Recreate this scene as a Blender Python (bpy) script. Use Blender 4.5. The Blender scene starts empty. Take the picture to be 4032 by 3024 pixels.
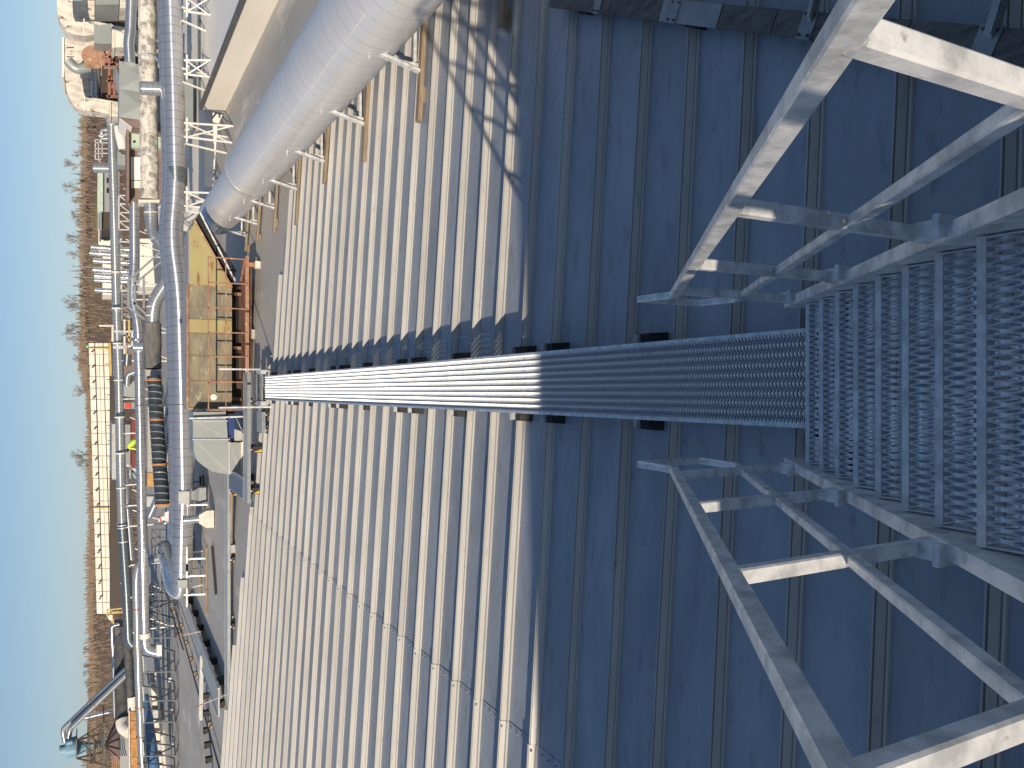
import bpy, math, random
from mathutils import Vector, Matrix
random.seed(7)
R_ = math.radians
SC = bpy.context.scene
COL = SC.collection

# ------------------------------------------------------------------ camera
# the photograph was taken upright and saved lying on its side, so the camera is rolled a quarter turn
CAMZ = 4.44                      # metres above the metal roof at the walkway
FPX = 3030.0                     # focal length in pixels of a 4032 px wide frame
PITCH = math.atan2(2016 - 368, FPX)
SP, CP = math.sin(PITCH), math.cos(PITCH)
cam = bpy.data.cameras.new('camera'); camo = bpy.data.objects.new('camera', cam); COL.objects.link(camo)
cam.sensor_fit = 'HORIZONTAL'; cam.sensor_width = 36.0; cam.lens = 36.0 * FPX / 4032
cam.clip_start = 0.05; cam.clip_end = 6000
camo.matrix_world = Matrix(((0, 1, 0, 0), (-SP, 0, -CP, 0), (-CP, 0, SP, CAMZ), (0, 0, 0, 1)))
SC.camera = camo

# ------------------------------------------------------------------ world, sun, exposure
SUNX, SUNY, SUNZ = -1.5, -2.72, 1.0           # direction towards the sun
SUN_EL = math.atan2(SUNZ, math.hypot(SUNX, SUNY)); SUN_ROT = math.atan2(SUNX, SUNY)
w = bpy.data.worlds.new('World'); SC.world = w; w.use_nodes = True
wn = w.node_tree.nodes; wl = w.node_tree.links; wn.clear()
wo = wn.new('ShaderNodeOutputWorld'); wb = wn.new('ShaderNodeBackground'); ws = wn.new('ShaderNodeTexSky')
ws.sky_type = 'NISHITA'; ws.sun_disc = False; ws.sun_elevation = SUN_EL; ws.sun_rotation = SUN_ROT
ws.altitude = 100; ws.air_density = 0.7; ws.dust_density = 0.25; ws.ozone_density = 4.6
wb.inputs['Strength'].default_value = 0.15
wg = wn.new('ShaderNodeGamma'); wg.inputs[1].default_value = 0.64
wl.new(ws.outputs[0], wg.inputs[0]); wl.new(wg.outputs[0], wb.inputs[0]); wl.new(wb.outputs[0], wo.inputs[0])
sl = bpy.data.lights.new('sun', 'SUN'); sl.energy = 4.1; sl.angle = R_(0.5); sl.color = (1.0, 0.85, 0.66)
so = bpy.data.objects.new('sun', sl); COL.objects.link(so)
so.rotation_euler = Vector((SUNX, SUNY, SUNZ)).to_track_quat('Z', 'Y').to_euler()
SC.view_settings.view_transform = 'Standard'; SC.view_settings.look = 'None'
SC.view_settings.exposure = 0.32; SC.view_settings.gamma = 1.0

# ------------------------------------------------------------------ helpers
def V3(*a): return Vector(a)
def ray(xs, ys):                       # a photograph pixel (4032 x 3024) as a direction in the world
    a = (1512 - ys) / FPX; q = (xs - 2016) / FPX
    return V3(a, CP - q * SP, -(SP + q * CP))
def A(xs, ys, Y):                      # ... at forward distance Y
    d = ray(xs, ys); return V3(0, 0, CAMZ) + d * (Y / d.y)
def AZ(xs, ys, z):                     # ... at height z
    d = ray(xs, ys); return V3(0, 0, CAMZ) + d * ((z - CAMZ) / d.z)
SLOPE = 0.0638
def smooth(t): t = max(0, min(1, t)); return t * t * (3 - 2 * t)
def gz(x, y):                          # height of the roofs
    b = -SLOPE * x
    s = smooth((y - 24.5) / 2.5)
    return b * (1 - s) + s * min(b, 0.34)

ORG = {}
def _link(o, parent, org):
    COL.objects.link(o)
    if parent is not None:
        o.parent = parent; o.location = org - ORG[parent.name]
    else:
        o.location = org
    ORG[o.name] = org
def tag(o, label=None, cat=None, group=None, kind=None):
    if label: o['label'] = label
    if cat: o['category'] = cat
    if group: o['group'] = group
    if kind: o['kind'] = kind
    return o
def thing(name, loc, label, cat, group=None):
    o = bpy.data.objects.new(name, None); o.empty_display_size = 0.2
    _link(o, None, Vector(loc)); return tag(o, label, cat, group)

class MB:
    def __init__(s): s.v = []; s.f = []; s.att = {}; s.sm = []
    def add(s, vs, fs, smooth=False, **att):
        n = len(s.v); s.v += [tuple(p) for p in vs]; s.f += [tuple(i + n for i in f) for f in fs]
        s.sm += [smooth] * len(fs)
        for k, val in att.items():
            s.att.setdefault(k, {}); 
            for i, x in enumerate(val): s.att[k][n + i] = x
        return s
    def box(s, lo, hi):
        (a, b, c), (d, e, f) = lo, hi
        return s.add([(a,b,c),(d,b,c),(d,e,c),(a,e,c),(a,b,f),(d,b,f),(d,e,f),(a,e,f)],
                     [(0,3,2,1),(4,5,6,7),(0,1,5,4),(1,2,6,5),(2,3,7,6),(3,0,4,7)])
    def cbox(s, c, sx, sy, sz): return s.box((c[0]-sx/2, c[1]-sy/2, c[2]-sz/2), (c[0]+sx/2, c[1]+sy/2, c[2]+sz/2))
    def bar(s, a, b, w, h, up=(0,0,1), bev=0.0):          # rectangular bar from a to b (bevelled long edges)
        a, b = Vector(a), Vector(b); d = (b - a)
        if d.length < 1e-6: return s
        d.normalize(); up = Vector(up)
        if abs(d.dot(up)) > 0.98: up = V3(0, 1, 0)
        x = d.cross(up).normalized(); u = x.cross(d)
        if bev <= 0: pr = [(-w/2,-h/2),(w/2,-h/2),(w/2,h/2),(-w/2,h/2)]
        else:
            e = bev; pr = [(-w/2+e,-h/2),(w/2-e,-h/2),(w/2,-h/2+e),(w/2,h/2-e),(w/2-e,h/2),(-w/2+e,h/2),(-w/2,h/2-e),(-w/2,-h/2+e)]
        n = len(pr); vs = [p + x*q[0] + u*q[1] for p in (a, b) for q in pr]
        fs = [(i, (i+1) % n, n + (i+1) % n, n + i) for i in range(n)] + [tuple(range(n-1,-1,-1)), tuple(range(n, 2*n))]
        return s.add(vs, fs)
    def prism(s, pts, vec):                                  # polygon swept along vec
        vec = Vector(vec); n = len(pts); vs = [Vector(p) for p in pts] + [Vector(p) + vec for p in pts]
        fs = [tuple(range(n-1,-1,-1)), tuple(range(n, 2*n))] + [(i, (i+1) % n, n+(i+1) % n, n+i) for i in range(n)]
        return s.add(vs, fs)
    def tube(s, path, r, seg=20, bend=0.0, caps=True, ridge=0.0, rh=0.006, rw=0.02, taper=None, wob=0.0, nb=6):
        P = [Vector(p) for p in path]
        if bend > 0 and len(P) > 2:
            Q = [P[0]]
            for i in range(1, len(P) - 1):
                a, b, c = P[i-1], P[i], P[i+1]
                l = min(bend, (a-b).length*0.48, (c-b).length*0.48)
                p0 = b + (a-b).normalized()*l; p1 = b + (c-b).normalized()*l
                for k in range(nb + 1):
                    t = k / nb; Q.append(p0*(1-t)**2 + b*2*t*(1-t) + p1*t*t)
            Q.append(P[-1]); P = Q
        L = [0.0]
        for i in range(1, len(P)): L.append(L[-1] + (P[i]-P[i-1]).length)
        st = [(l, 0.0) for l in L]
        if ridge > 0:
            k = ridge * 0.5
            while k < L[-1] - rw:
                st += [(k - rw, 0), (k - rw*0.35, rh), (k + rw*0.35, rh), (k + rw, 0)]; k += ridge
        elif wob > 0:
            k = 0.25
            while k < L[-1] - 0.1: st.append((k, 0)); k += 0.25
        st.sort()
        def pos(l):
            for i in range(1, len(L)):
                if l <= L[i] + 1e-9:
                    t = (l - L[i-1]) / max(L[i]-L[i-1], 1e-9); return P[i-1].lerp(P[i], t), i
            return P[-1], len(L)-1
        d0 = (P[1]-P[0]).normalized(); up = V3(0,0,1) if abs(d0.z) < 0.9 else V3(1,0,0)
        x = d0.cross(up).normalized(); vs = []; al = []; aa = []; ax = []
        rg = random.Random(int(P[0].x*100)+int(P[0].z*37))
        ph = [rg.uniform(0, 6.28) for _ in range(8)]
        for l, dr in st:
            p, i = pos(l)
            d = (P[i]-P[i-1]).normalized()
            if l <= L[i-1] + 1e-6 and i >= 2: d = (d + (P[i-1]-P[i-2]).normalized()).normalized()
            elif l >= L[i] - 1e-6 and i < len(P)-1: d = (d + (P[i+1]-P[i]).normalized()).normalized()
            x = (x - d * x.dot(d)).normalized(); y = d.cross(x)
            rr = (r if taper is None else taper(l / L[-1])) + dr
            for k in range(seg):
                a = 2*math.pi*k/seg
                r2 = rr
                if wob: r2 = rr * (1 + wob*(math.sin(l*2.1+ph[0]+a)+0.8*math.sin(l*4.7+ph[1]+2*a)+0.6*math.sin(l*9.1+ph[2]+3*a)))
                vs.append(p + x*math.cos(a)*r2 + y*math.sin(a)*r2); al.append(l); aa.append(k/seg); ax.append((d.x, d.y, d.z))
        m = len(st); fs = [(i*seg+k, i*seg+(k+1) % seg, (i+1)*seg+(k+1) % seg, (i+1)*seg+k) for i in range(m-1) for k in range(seg)]
        s.add(vs, fs, smooth=True, plen=al, pang=aa, taxis=ax)
        if caps:
            s.add(vs[:seg], [tuple(range(seg-1,-1,-1))]); s.add(vs[-seg:], [tuple(range(seg))])
        return s
    def build(s, name, material, parent=None, org=None, label=None, kind=None):
        if org is None: org = ORG[parent.name] if parent is not None else V3(0,0,0)
        org = Vector(org); me = bpy.data.meshes.new(name)
        me.from_pydata([(p[0]-org.x, p[1]-org.y, p[2]-org.z) for p in s.v], [], s.f)
        me.polygons.foreach_set('use_smooth', s.sm)
        for k, d in s.att.items():
            if k == 'taxis':
                at = me.attributes.new(k, 'FLOAT_VECTOR', 'POINT'); at.data.foreach_set('vector', [c for i in range(len(s.v)) for c in d.get(i, (1.0,0.0,0.0))]); continue
            at = me.attributes.new(k, 'FLOAT', 'POINT'); at.data.foreach_set('value', [d.get(i, 0.0) for i in range(len(s.v))])
        me.materials.append(material); me.update()
        o = bpy.data.objects.new(name, me); _link(o, parent, org)
        if label: o['label'] = label
        if kind: o['kind'] = kind
        return o
def share(src, name, parent, org):       # another object on the same mesh
    o = bpy.data.objects.new(name, src.data); _link(o, parent, Vector(org)); return o
def part(parent, name, material, fn, label=None):
    m = MB(); fn(m); return m.build(name, material, parent, label=label)

# ------------------------------------------------------------------ materials (procedural)
MATS = {}
def mat(name, col, rough=0.5, metal=0.0, col2=None, scale=3.0, stretch=(1,1,1), lo=0.4, hi=0.65, bump=0.0, bscale=40.0,
        spots=None, spot_scale=6.0, spot_lo=0.6, spot_hi=0.66, seam=0.0, seam_w=0.03, seam_col=(0.05,0.05,0.06), rvar=0.0, spec=0.5, detail=6.0, spiral=True):
    m = bpy.data.materials.new(name); m.use_nodes = True; nt = m.node_tree; N = nt.nodes; Lk = nt.links
    b = N['Principled BSDF']; b.inputs['Roughness'].default_value = rough; b.inputs['Metallic'].default_value = metal
    b.inputs['Specular IOR Level'].default_value = spec
    g = N.new('ShaderNodeNewGeometry'); mp = N.new('ShaderNodeMapping'); mp.inputs['Scale'].default_value = stretch
    Lk.new(g.outputs['Position'], mp.inputs['Vector'])
    def noise(sc, det=detail, r=0.6):
        n = N.new('ShaderNodeTexNoise'); n.inputs['Scale'].default_value = sc; n.inputs['Detail'].default_value = det
        n.inputs['Roughness'].default_value = r; Lk.new(mp.outputs[0], n.inputs['Vector']); return n
    def mrange(src, a, c, d=0.0, e=1.0):
        r = N.new('ShaderNodeMapRange'); r.inputs[1].default_value = a; r.inputs[2].default_value = c
        r.inputs[3].default_value = d; r.inputs[4].default_value = e; Lk.new(src, r.inputs[0]); return r.outputs[0]
    def mix(fac, c1, c2):
        x = N.new('ShaderNodeMix'); x.data_type = 'RGBA'; Lk.new(fac, x.inputs[0])
        for sck, c in ((x.inputs[6], c1), (x.inputs[7], c2)):
            if isinstance(c, tuple): sck.default_value = (*c, 1)
            else: Lk.new(c, sck)
        return x.outputs[2]
    cur = col; n1 = noise(scale)
    if col2 is None: col2 = tuple(c*0.8 for c in col)
    cur = mix(mrange(n1.outputs[0], lo, hi), col, col2)
    if spots:
        n2 = noise(spot_scale, 8.0, 0.65); cur = mix(mrange(n2.outputs[0], spot_lo, spot_hi), cur, spots)
    h = None
    if bump > 0:
        n3 = noise(bscale, 4.0); h = n3.outputs[0]
    if seam > 0:
        at = N.new('ShaderNodeAttribute'); at.attribute_name = 'plen'; ag = N.new('ShaderNodeAttribute'); ag.attribute_name = 'pang'
        d = N.new('ShaderNodeMath'); d.operation = 'DIVIDE'; Lk.new(at.outputs['Fac'], d.inputs[0]); d.inputs[1].default_value = seam
        e = N.new('ShaderNodeMath'); e.operation = 'ADD'; Lk.new(d.outputs[0], e.inputs[0])
        if spiral: Lk.new(ag.outputs['Fac'], e.inputs[1])
        else: e.inputs[1].default_value = 0
        f = N.new('ShaderNodeMath'); f.operation = 'FRACT'; Lk.new(e.outputs[0], f.inputs[0])
        c = N.new('ShaderNodeMath'); c.operation = 'LESS_THAN'; Lk.new(f.outputs[0], c.inputs[0]); c.inputs[1].default_value = seam_w
        cur = mix(c.outputs[0], cur, seam_col)
    if isinstance(cur, tuple): b.inputs['Base Color'].default_value = (*cur, 1)
    else: Lk.new(cur, b.inputs['Base Color'])
    if rvar > 0:
        Lk.new(mrange(noise(scale*2.3).outputs[0], 0.3, 0.7, max(rough-rvar, 0.03), min(rough+rvar, 1)), b.inputs['Roughness'])
    if h is not None:
        bp = N.new('ShaderNodeBump'); bp.inputs['Strength'].default_value = bump; bp.inputs['Distance'].default_value = 0.02
        Lk.new(h, bp.inputs['Height']); Lk.new(bp.outputs[0], b.inputs['Normal'])
    MATS[name] = m; return m
M = MATS
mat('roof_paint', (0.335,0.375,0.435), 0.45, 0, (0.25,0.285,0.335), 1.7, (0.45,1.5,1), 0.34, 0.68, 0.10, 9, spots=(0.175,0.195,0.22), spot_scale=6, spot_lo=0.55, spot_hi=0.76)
mat('roof_paint_lit', (0.48,0.47,0.445), 0.36, 0, (0.40,0.39,0.37), 1.8, (0.5,3,1), 0.35, 0.7, 0.05, 12, spots=(0.31,0.30,0.28), spot_scale=9, spot_lo=0.60, spot_hi=0.72)  # same sheet as the pans; sunlight on the ribs put into the colour
mat('membrane', (0.47,0.455,0.43), 0.75, 0, (0.39,0.38,0.36), 0.35, (1.2,0.35,1), 0.35, 0.65, 0.1, 5, spots=(0.62,0.60,0.565), spot_scale=0.8, spot_lo=0.56, spot_hi=0.68)
mat('white_membrane', (0.86,0.84,0.80), 0.7, 0, (0.78,0.76,0.72), 0.6, (1,1,1), 0.35, 0.7, 0.1, 4)
mat('cream_wall', (0.78,0.73,0.65), 0.75, 0, (0.70,0.65,0.58), 0.8, (1,0.3,1), 0.35, 0.7)
mat('cap_metal', (0.13,0.135,0.14), 0.5, 0.3)
mat('galv', (0.72,0.75,0.79), 0.38, 0.45, (0.52,0.54,0.56), 14, (1,1,1), 0.4, 0.6, 0.06, 60, rvar=0.1)
mat('galv_rail', (0.78,0.79,0.80), 0.40, 0.30, (0.48,0.5,0.51), 9, (1,1,1), 0.42, 0.62, 0.1, 50, spots=(0.42,0.42,0.42), spot_scale=17, spot_lo=0.64, spot_hi=0.72, rvar=0.12)
mat('galv_deck', (0.36,0.40,0.46), 0.36, 0.6, (0.28,0.32,0.37), 30, (1,1,1), 0.4, 0.6)
mat('galv_dull', (0.33,0.35,0.36), 0.5, 0.6, (0.26,0.28,0.29), 6)
mat('galv_tread', (0.50,0.54,0.60), 0.42, 0.5, (0.38,0.42,0.47), 30, (1,1,1), 0.4, 0.6)
mat('alu', (0.74,0.74,0.75), 0.27, 0.85, (0.68,0.68,0.70), 1.2, (1,1,1), 0.4, 0.6, rvar=0.03)
mat('alu_spiral', (0.74,0.74,0.75), 0.28, 0.82, (0.69,0.69,0.71), 1.2, (1,1,1), 0.4, 0.6, seam=0.36, seam_w=0.045, seam_col=(0.25,0.25,0.26), spiral=False, rvar=0.03)
mat('big_pipe', (0.72,0.72,0.735), 0.26, 0.32, (0.68,0.68,0.695), 0.9, (1,1,1), 0.4, 0.6, rvar=0.03, seam=0.37, seam_w=0.022, seam_col=(0.3,0.3,0.32))
mat('galv_spiral', (0.52,0.54,0.55), 0.34, 0.65, (0.44,0.47,0.48), 2, seam=0.22, seam_w=0.12, seam_col=(0.33,0.35,0.36), rvar=0.06)
mat('galv_dark', (0.32,0.36,0.38), 0.42, 0.8, (0.28,0.31,0.33), 2, seam=0.26, seam_w=0.1, seam_col=(0.22,0.25,0.26))
mat('duct_grey', (0.33,0.36,0.35), 0.45, 0.25, (0.30,0.325,0.32), 1.5)
mat('duct_grey_top', (0.45,0.46,0.45), 0.5, 0.2)
mat('wrap', (0.66,0.62,0.55), 0.8, 0, (0.28,0.265,0.24), 1.7, (1.6,1,2.2), 0.44, 0.60, 0.6, 5, spots=(0.09,0.085,0.08), spot_scale=3.6, spot_lo=0.58, spot_hi=0.68)
mat('wrap_dark', (0.17,0.165,0.155), 0.75, 0, (0.09,0.09,0.09), 2.0, (0.6,1,2.4), 0.4, 0.62, 0.5, 6, spots=(0.42,0.39,0.34), spot_scale=2.3, spot_lo=0.6, spot_hi=0.72)
mat('quilt', (0.055,0.06,0.065), 0.7, 0, (0.10,0.10,0.10), 2.2, (1,1,1), 0.4, 0.62, 0.8, 5, spots=(0.3,0.28,0.25), spot_scale=2.0, spot_lo=0.66, spot_hi=0.78)
mat('hose', (0.055,0.068,0.08), 0.42, 0.2, (0.04,0.05,0.06), 3, seam=0.3, seam_w=0.14, seam_col=(0.3,0.33,0.35))
mat('orange_ring', (0.55,0.22,0.06), 0.5)
mat('hose_inside', (0.34,0.32,0.28), 0.7)
mat('canvas', (0.70,0.655,0.58), 0.85, 0, (0.46,0.42,0.37), 1.6, (1.5,1,0.7), 0.42, 0.64, 0.5, 4, spots=(0.13,0.11,0.095), spot_scale=2.4, spot_lo=0.56, spot_hi=0.66)
mat('yellow_paint', (0.37,0.325,0.15), 0.5, 0, (0.31,0.24,0.11), 1.3, (0.4,1,1.5), 0.4, 0.66, 0.1, 8, spots=(0.24,0.11,0.05), spot_scale=2.6, spot_lo=0.59, spot_hi=0.63)
mat('old_panel', (0.27,0.235,0.155), 0.75, 0, (0.17,0.15,0.115), 2.2, (0.5,1,1.6), 0.38, 0.6, 0.15, 8, spots=(0.46,0.41,0.30), spot_scale=3.4, spot_lo=0.58, spot_hi=0.68)
mat('duct_top', (0.44,0.41,0.40), 0.5, 0.3, (0.38,0.36,0.35), 1)
mat('rust', (0.36,0.22,0.145), 0.8, 0, (0.28,0.13,0.08), 6, (1,1,1), 0.4, 0.62, 0.3, 30, spots=(0.55,0.38,0.24), spot_scale=3, spot_lo=0.58, spot_hi=0.66)
mat('red_steel', (0.30,0.16,0.12), 0.6, 0, (0.28,0.09,0.06), 4)
mat('black', (0.012,0.012,0.013), 0.7)
mat('rubber', (0.018,0.018,0.018), 0.75, 0, (0.03,0.03,0.03), 20, bump=0.2)
mat('reflector', (0.75,0.42,0.03), 0.35)
mat('timber', (0.33,0.255,0.175), 0.85, 0, (0.21,0.16,0.11), 5, (0.4,6,6), 0.38, 0.62, 0.3, 25)
mat('grey_timber', (0.17,0.155,0.145), 0.85, 0, (0.10,0.09,0.085), 5, (5,1,8), 0.38, 0.62, 0.4, 25)
mat('white_paint', (0.72,0.70,0.66), 0.55, 0, (0.62,0.60,0.56), 2)
mat('cream_paint', (0.72,0.66,0.56), 0.6)
mat('yellow_rail', (0.62,0.44,0.12), 0.5)
mat('old_white', (0.86,0.80,0.71), 0.85, 0, (0.74,0.68,0.59), 0.9, (1,1,2.5), 0.4, 0.65, 0.1, 3, spots=(0.22,0.18,0.14), spot_scale=2.8, spot_lo=0.66, spot_hi=0.72)
mat('dark_steel', (0.075,0.08,0.085), 0.5, 0.3)
mat('brown_dark', (0.06,0.045,0.035), 0.7)
mat('blue_paint', (0.20,0.36,0.46), 0.5, 0, (0.13,0.25,0.36), 2.2, (1,1,0.4), 0.4, 0.62, spots=(0.32,0.25,0.16), spot_scale=2.2, spot_lo=0.64, spot_hi=0.7)
mat('deep_blue', (0.02,0.05,0.20), 0.45)
mat('galv_blue_shade', (0.10,0.22,0.42), 0.4, 0, (0.08,0.18,0.36), 1)  # galvanised pipe, its blue shade and sky reflection painted as colour
mat('pale_green', (0.47,0.56,0.47), 0.55)
mat('red_roof', (0.20,0.045,0.03), 0.7)
mat('brown_cladding', (0.23,0.16,0.14), 0.7, 0, (0.17,0.12,0.1), 3)
mat('orange_wood', (0.50,0.25,0.08), 0.75, 0, (0.30,0.14,0.05), 2.2, (1,1,2), 0.4, 0.62, spots=(0.55,0.4,0.22), spot_scale=4, spot_lo=0.6, spot_hi=0.68)
mat('orange_board', (0.56,0.32,0.12), 0.7)
mat('red_sign', (0.7,0.06,0.04), 0.5)
mat('red_band', (0.42,0.13,0.09), 0.6)
mat('hi_vis', (0.62,0.85,0.10), 0.6)
mat('dark_cloth', (0.03,0.03,0.035), 0.8)
mat('skin', (0.5,0.33,0.25), 0.6)
mat('concrete', (0.42,0.40,0.37), 0.85, 0, (0.34,0.33,0.31), 3)
mat('hill', (0.20,0.13,0.08), 0.95, 0, (0.14,0.09,0.055), 0.035, (1,1,1), 0.35, 0.62, spots=(0.26,0.19,0.08), spot_scale=0.02, spot_lo=0.52, spot_hi=0.62)
mat('ground', (0.10,0.10,0.06), 0.95, 0, (0.07,0.06,0.04), 0.02)
mat('twig', (0.26,0.20,0.155), 0.9)
mat('conifer', (0.035,0.05,0.025), 0.9)
mat('wood_mass', (0.24,0.18,0.135), 0.95)
mat('glass_dark', (0.02,0.025,0.03), 0.1)
mat('wall_grey', (0.30,0.31,0.31), 0.75, 0, (0.26,0.27,0.27), 0.6)
mat('pale_cladding', (0.72,0.72,0.71), 0.6, 0, (0.66,0.66,0.65), 0.6)
for nm_ in ('roof_paint', 'roof_paint_lit'):          # every sheet a little different from its neighbours
    nt = M[nm_].node_tree; N = nt.nodes; b_ = N['Principled BSDF']; src = b_.inputs['Base Color'].links[0].from_socket
    oi = N.new('ShaderNodeObjectInfo'); mr = N.new('ShaderNodeMapRange'); mr.inputs[3].default_value = 0.90; mr.inputs[4].default_value = 1.06; nt.links.new(oi.outputs['Random'], mr.inputs[0])
    vm = N.new('ShaderNodeVectorMath'); vm.operation = 'SCALE'; nt.links.new(src, vm.inputs[0]); nt.links.new(mr.outputs[0], vm.inputs['Scale']); nt.links.new(vm.outputs[0], b_.inputs['Base Color'])
for nm_ in ('alu', 'alu_spiral', 'big_pipe', 'galv_spiral', 'galv_dark'):       # spiral-wound sheet: the sun's highlight runs along the pipe
    nt = M[nm_].node_tree; b_ = nt.nodes['Principled BSDF']; at = nt.nodes.new('ShaderNodeAttribute'); at.attribute_name = 'taxis'
    b_.inputs['Anisotropic'].default_value = 0.9; nt.links.new(at.outputs['Vector'], b_.inputs['Tangent'])
for nm_, glint_col_ in (('galv_deck', (0.86,0.87,0.88)), ('galv_tread', (0.78,0.82,0.86))):    # glints on the strand crowns, painted into the base colour
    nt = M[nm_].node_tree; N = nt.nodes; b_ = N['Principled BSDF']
    src = b_.inputs['Base Color'].links[0].from_socket; at = N.new('ShaderNodeAttribute'); at.attribute_name = 'wear'  # 'wear' is the mask of the painted glints
    mx = N.new('ShaderNodeMix'); mx.data_type = 'RGBA'; nt.links.new(at.outputs['Fac'], mx.inputs[0]); nt.links.new(src, mx.inputs[6]); mx.inputs[7].default_value = (*glint_col_, 1); nt.links.new(mx.outputs[2], b_.inputs['Base Color'])
g_ = bpy.data.materials.new('green_lamp'); g_.use_nodes = True
_b = g_.node_tree.nodes['Principled BSDF']; _b.inputs['Base Color'].default_value = (0.02,0.4,0.1,1)
_b.inputs['Emission Color'].default_value = (0.05,1,0.25,1); _b.inputs['Emission Strength'].default_value = 1.5; M['green_lamp'] = g_
# ================================================================== the setting
g = MB(); n = 24
for i in range(n + 1):
    for j in range(n + 1):
        g.v.append((-3000 + 6000*i/n, -1500 + 5000*j/n, -9.0))
g.f = [(i*(n+1)+j, (i+1)*(n+1)+j, (i+1)*(n+1)+j+1, i*(n+1)+j+1) for i in range(n) for j in range(n)]; g.sm = [False]*len(g.f)
tag(g.build('ground', M['ground']), kind='structure')

# --- wooded hillside on the horizon
def hillz(x, y):
    r = smooth((y - 170) / 160)
    return -9 + r * (13.6 + 2.6*smooth((x+40)/140) + 1.1*math.sin(x*0.021+1.0) + 0.7*math.sin(x*0.053+0.4) + 0.25*math.sin(x*0.19)) + 2*smooth((y-330)/200)
h = MB(); nx, ny = 120, 24
for i in range(nx + 1):
    for j in range(ny + 1):
        x = -420 + 840*i/nx; y = 165 + 400*j/ny
        h.v.append((x, y, hillz(x, y)))
h.f = [(i*(ny+1)+j, (i+1)*(ny+1)+j, (i+1)*(ny+1)+j+1, i*(ny+1)+j+1) for i in range(nx) for j in range(ny)]; h.sm = [True]*len(h.f)
tag(h.build('hillside', M['hill']), kind='structure')

# --- flat membrane roofs
mem = MB(); xs_ = [-70 + i*1.0 for i in range(83)] + [12.45]; ys_ = [-1.2 + j*1.0 for j in range(92)]
nx, ny = len(xs_), len(ys_)
for x in xs_:
    for y in ys_:
        mem.v.append((x, y, gz(x, y) - 0.022 + 0.012*math.sin(x*1.7+y*0.9)*math.sin(y*1.3-x*0.6)*(1 if y > 24 else 0)))
mem.f = [(i*ny+j, (i+1)*ny+j, (i+1)*ny+j+1, i*ny+j+1) for i in range(nx-1) for j in range(ny-1)]; mem.sm = [True]*len(mem.f)
mem_o = tag(mem.build('membrane_roof', M['membrane']), kind='structure')

# --- ribbed metal roof: each pan and each rib a piece of its own
PITCHY = 0.674; RY0 = 7.83; XL, XR, XLAP = -21.0, 8.0, -3.87
roof = MB(); roof.add([(XL,-1,-SLOPE*XL-0.012),(XR,-1,-SLOPE*XR-0.012),(XR,20.5,-SLOPE*XR-0.012),(XL,20.5,-SLOPE*XL-0.012)], [(0,1,2,3)])
roof_o = tag(roof.build('metal_roof', M['roof_paint']), kind='structure')
PROF = [(-0.070,0.0),(-0.067,0.018),(-0.047,0.022),(-0.044,0.006),(-0.036,0.006),(-0.033,0.024),(0.004,0.064),(0.008,0.064),(0.010,0.028),(0.022,0.028),(0.024,0.070),(0.036,0.070),(0.039,0.0)]
PROF = [(a_*0.80, c_*1.18) for a_, c_ in PROF]
def edge_x(y): return min(XR, (22.9 - y) / 0.30) if y > 20.4 else XR
scr = MB()
for k in range(-13, 31):
    yk = RY0 + PITCHY*k
    for side in (0, 1):
        x0, x1 = (XL, XLAP) if side == 0 else (XLAP - 0.05, edge_x(yk))
        if side == 0: x1 = min(x1, edge_x(yk))
        if x1 - x0 < 0.2: continue
        lift = 0.009 if side == 0 else 0.0
        rb = MB(); m = len(PROF); xs = [x0 + (x1-x0)*i/8 for i in range(9)]
        for i, x in enumerate(xs):
            jz = 0.0022*math.sin(i*2.1+k*1.7); jy = 0.004*math.sin(i*1.3+k*2.9)
            for (py, pz) in PROF: rb.v.append((x, yk + py*(1+lift*4) + jy, -SLOPE*x + pz*(1+lift*3) + (lift*0.6+jz if pz > 0 else 0.0) + 0.001))
        rb.f = [(i*m+j, i*m+j+1, (i+1)*m+j+1, (i+1)*m+j) for i in range(8) for j in range(m-1)] + [tuple(range(m)), tuple(8*m + j for j in range(m-1,-1,-1))]
        rb.sm = [False]*len(rb.f); rb.build('roof_rib', M['roof_paint_lit'], roof_o)
        yp0, yp1 = yk + 0.031, yk + PITCHY - 0.056
        x1p = min(x1, edge_x(yk + PITCHY*0.5))
        if x1p - x0 < 0.2: continue
        pn = MB(); npx = 10; npy = 4; z0 = 0.0015 + (0.006 if side == 0 else 0)
        for i in range(npx + 1):
            x = x0 + (x1p-x0)*i/npx
            for j in range(npy + 1):
                y = yp0 - 0.006 + (yp1-yp0+0.012)*j/npy
                wv = 0.004*math.sin(i*1.9+k*2.3)*math.sin(math.pi*j/npy)
                pn.v.append((x, y, -SLOPE*x + z0 + wv))
        q = npy + 1
        pn.f = [(i*q+j, (i+1)*q+j, (i+1)*q+j+1, i*q+j+1) for i in range(npx) for j in range(npy)]; pn.sm = [True]*len(pn.f)
        if side == 0:       # folded lip of the overlapping sheet
            e = [(x1p, yp0, -SLOPE*x1p+z0), (x1p, yp1, -SLOPE*x1p+z0), (x1p, yp1, -SLOPE*x1p-0.006), (x1p, yp0, -SLOPE*x1p-0.006)]
            pn.add(e, [(0,1,2,3)])
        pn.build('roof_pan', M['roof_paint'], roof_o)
    if k < 24:
        for f in (0.12, 0.38, 0.64, 0.9):
            y = yk + 0.06 + (PITCHY-0.15)*f; x = XLAP - 0.06
            scr.cbox((x, y, -SLOPE*x + 0.02), 0.016, 0.016, 0.012)
        scr.cbox((XLAP-0.06, yk-0.012, -SLOPE*(XLAP-0.06)+0.071), 0.018, 0.018, 0.016)
scr.build('lap_screws', M['galv_dull'], roof_o, kind='stuff')
fl = MB()                                            # flashing strip and streaks beside the wall
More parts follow.
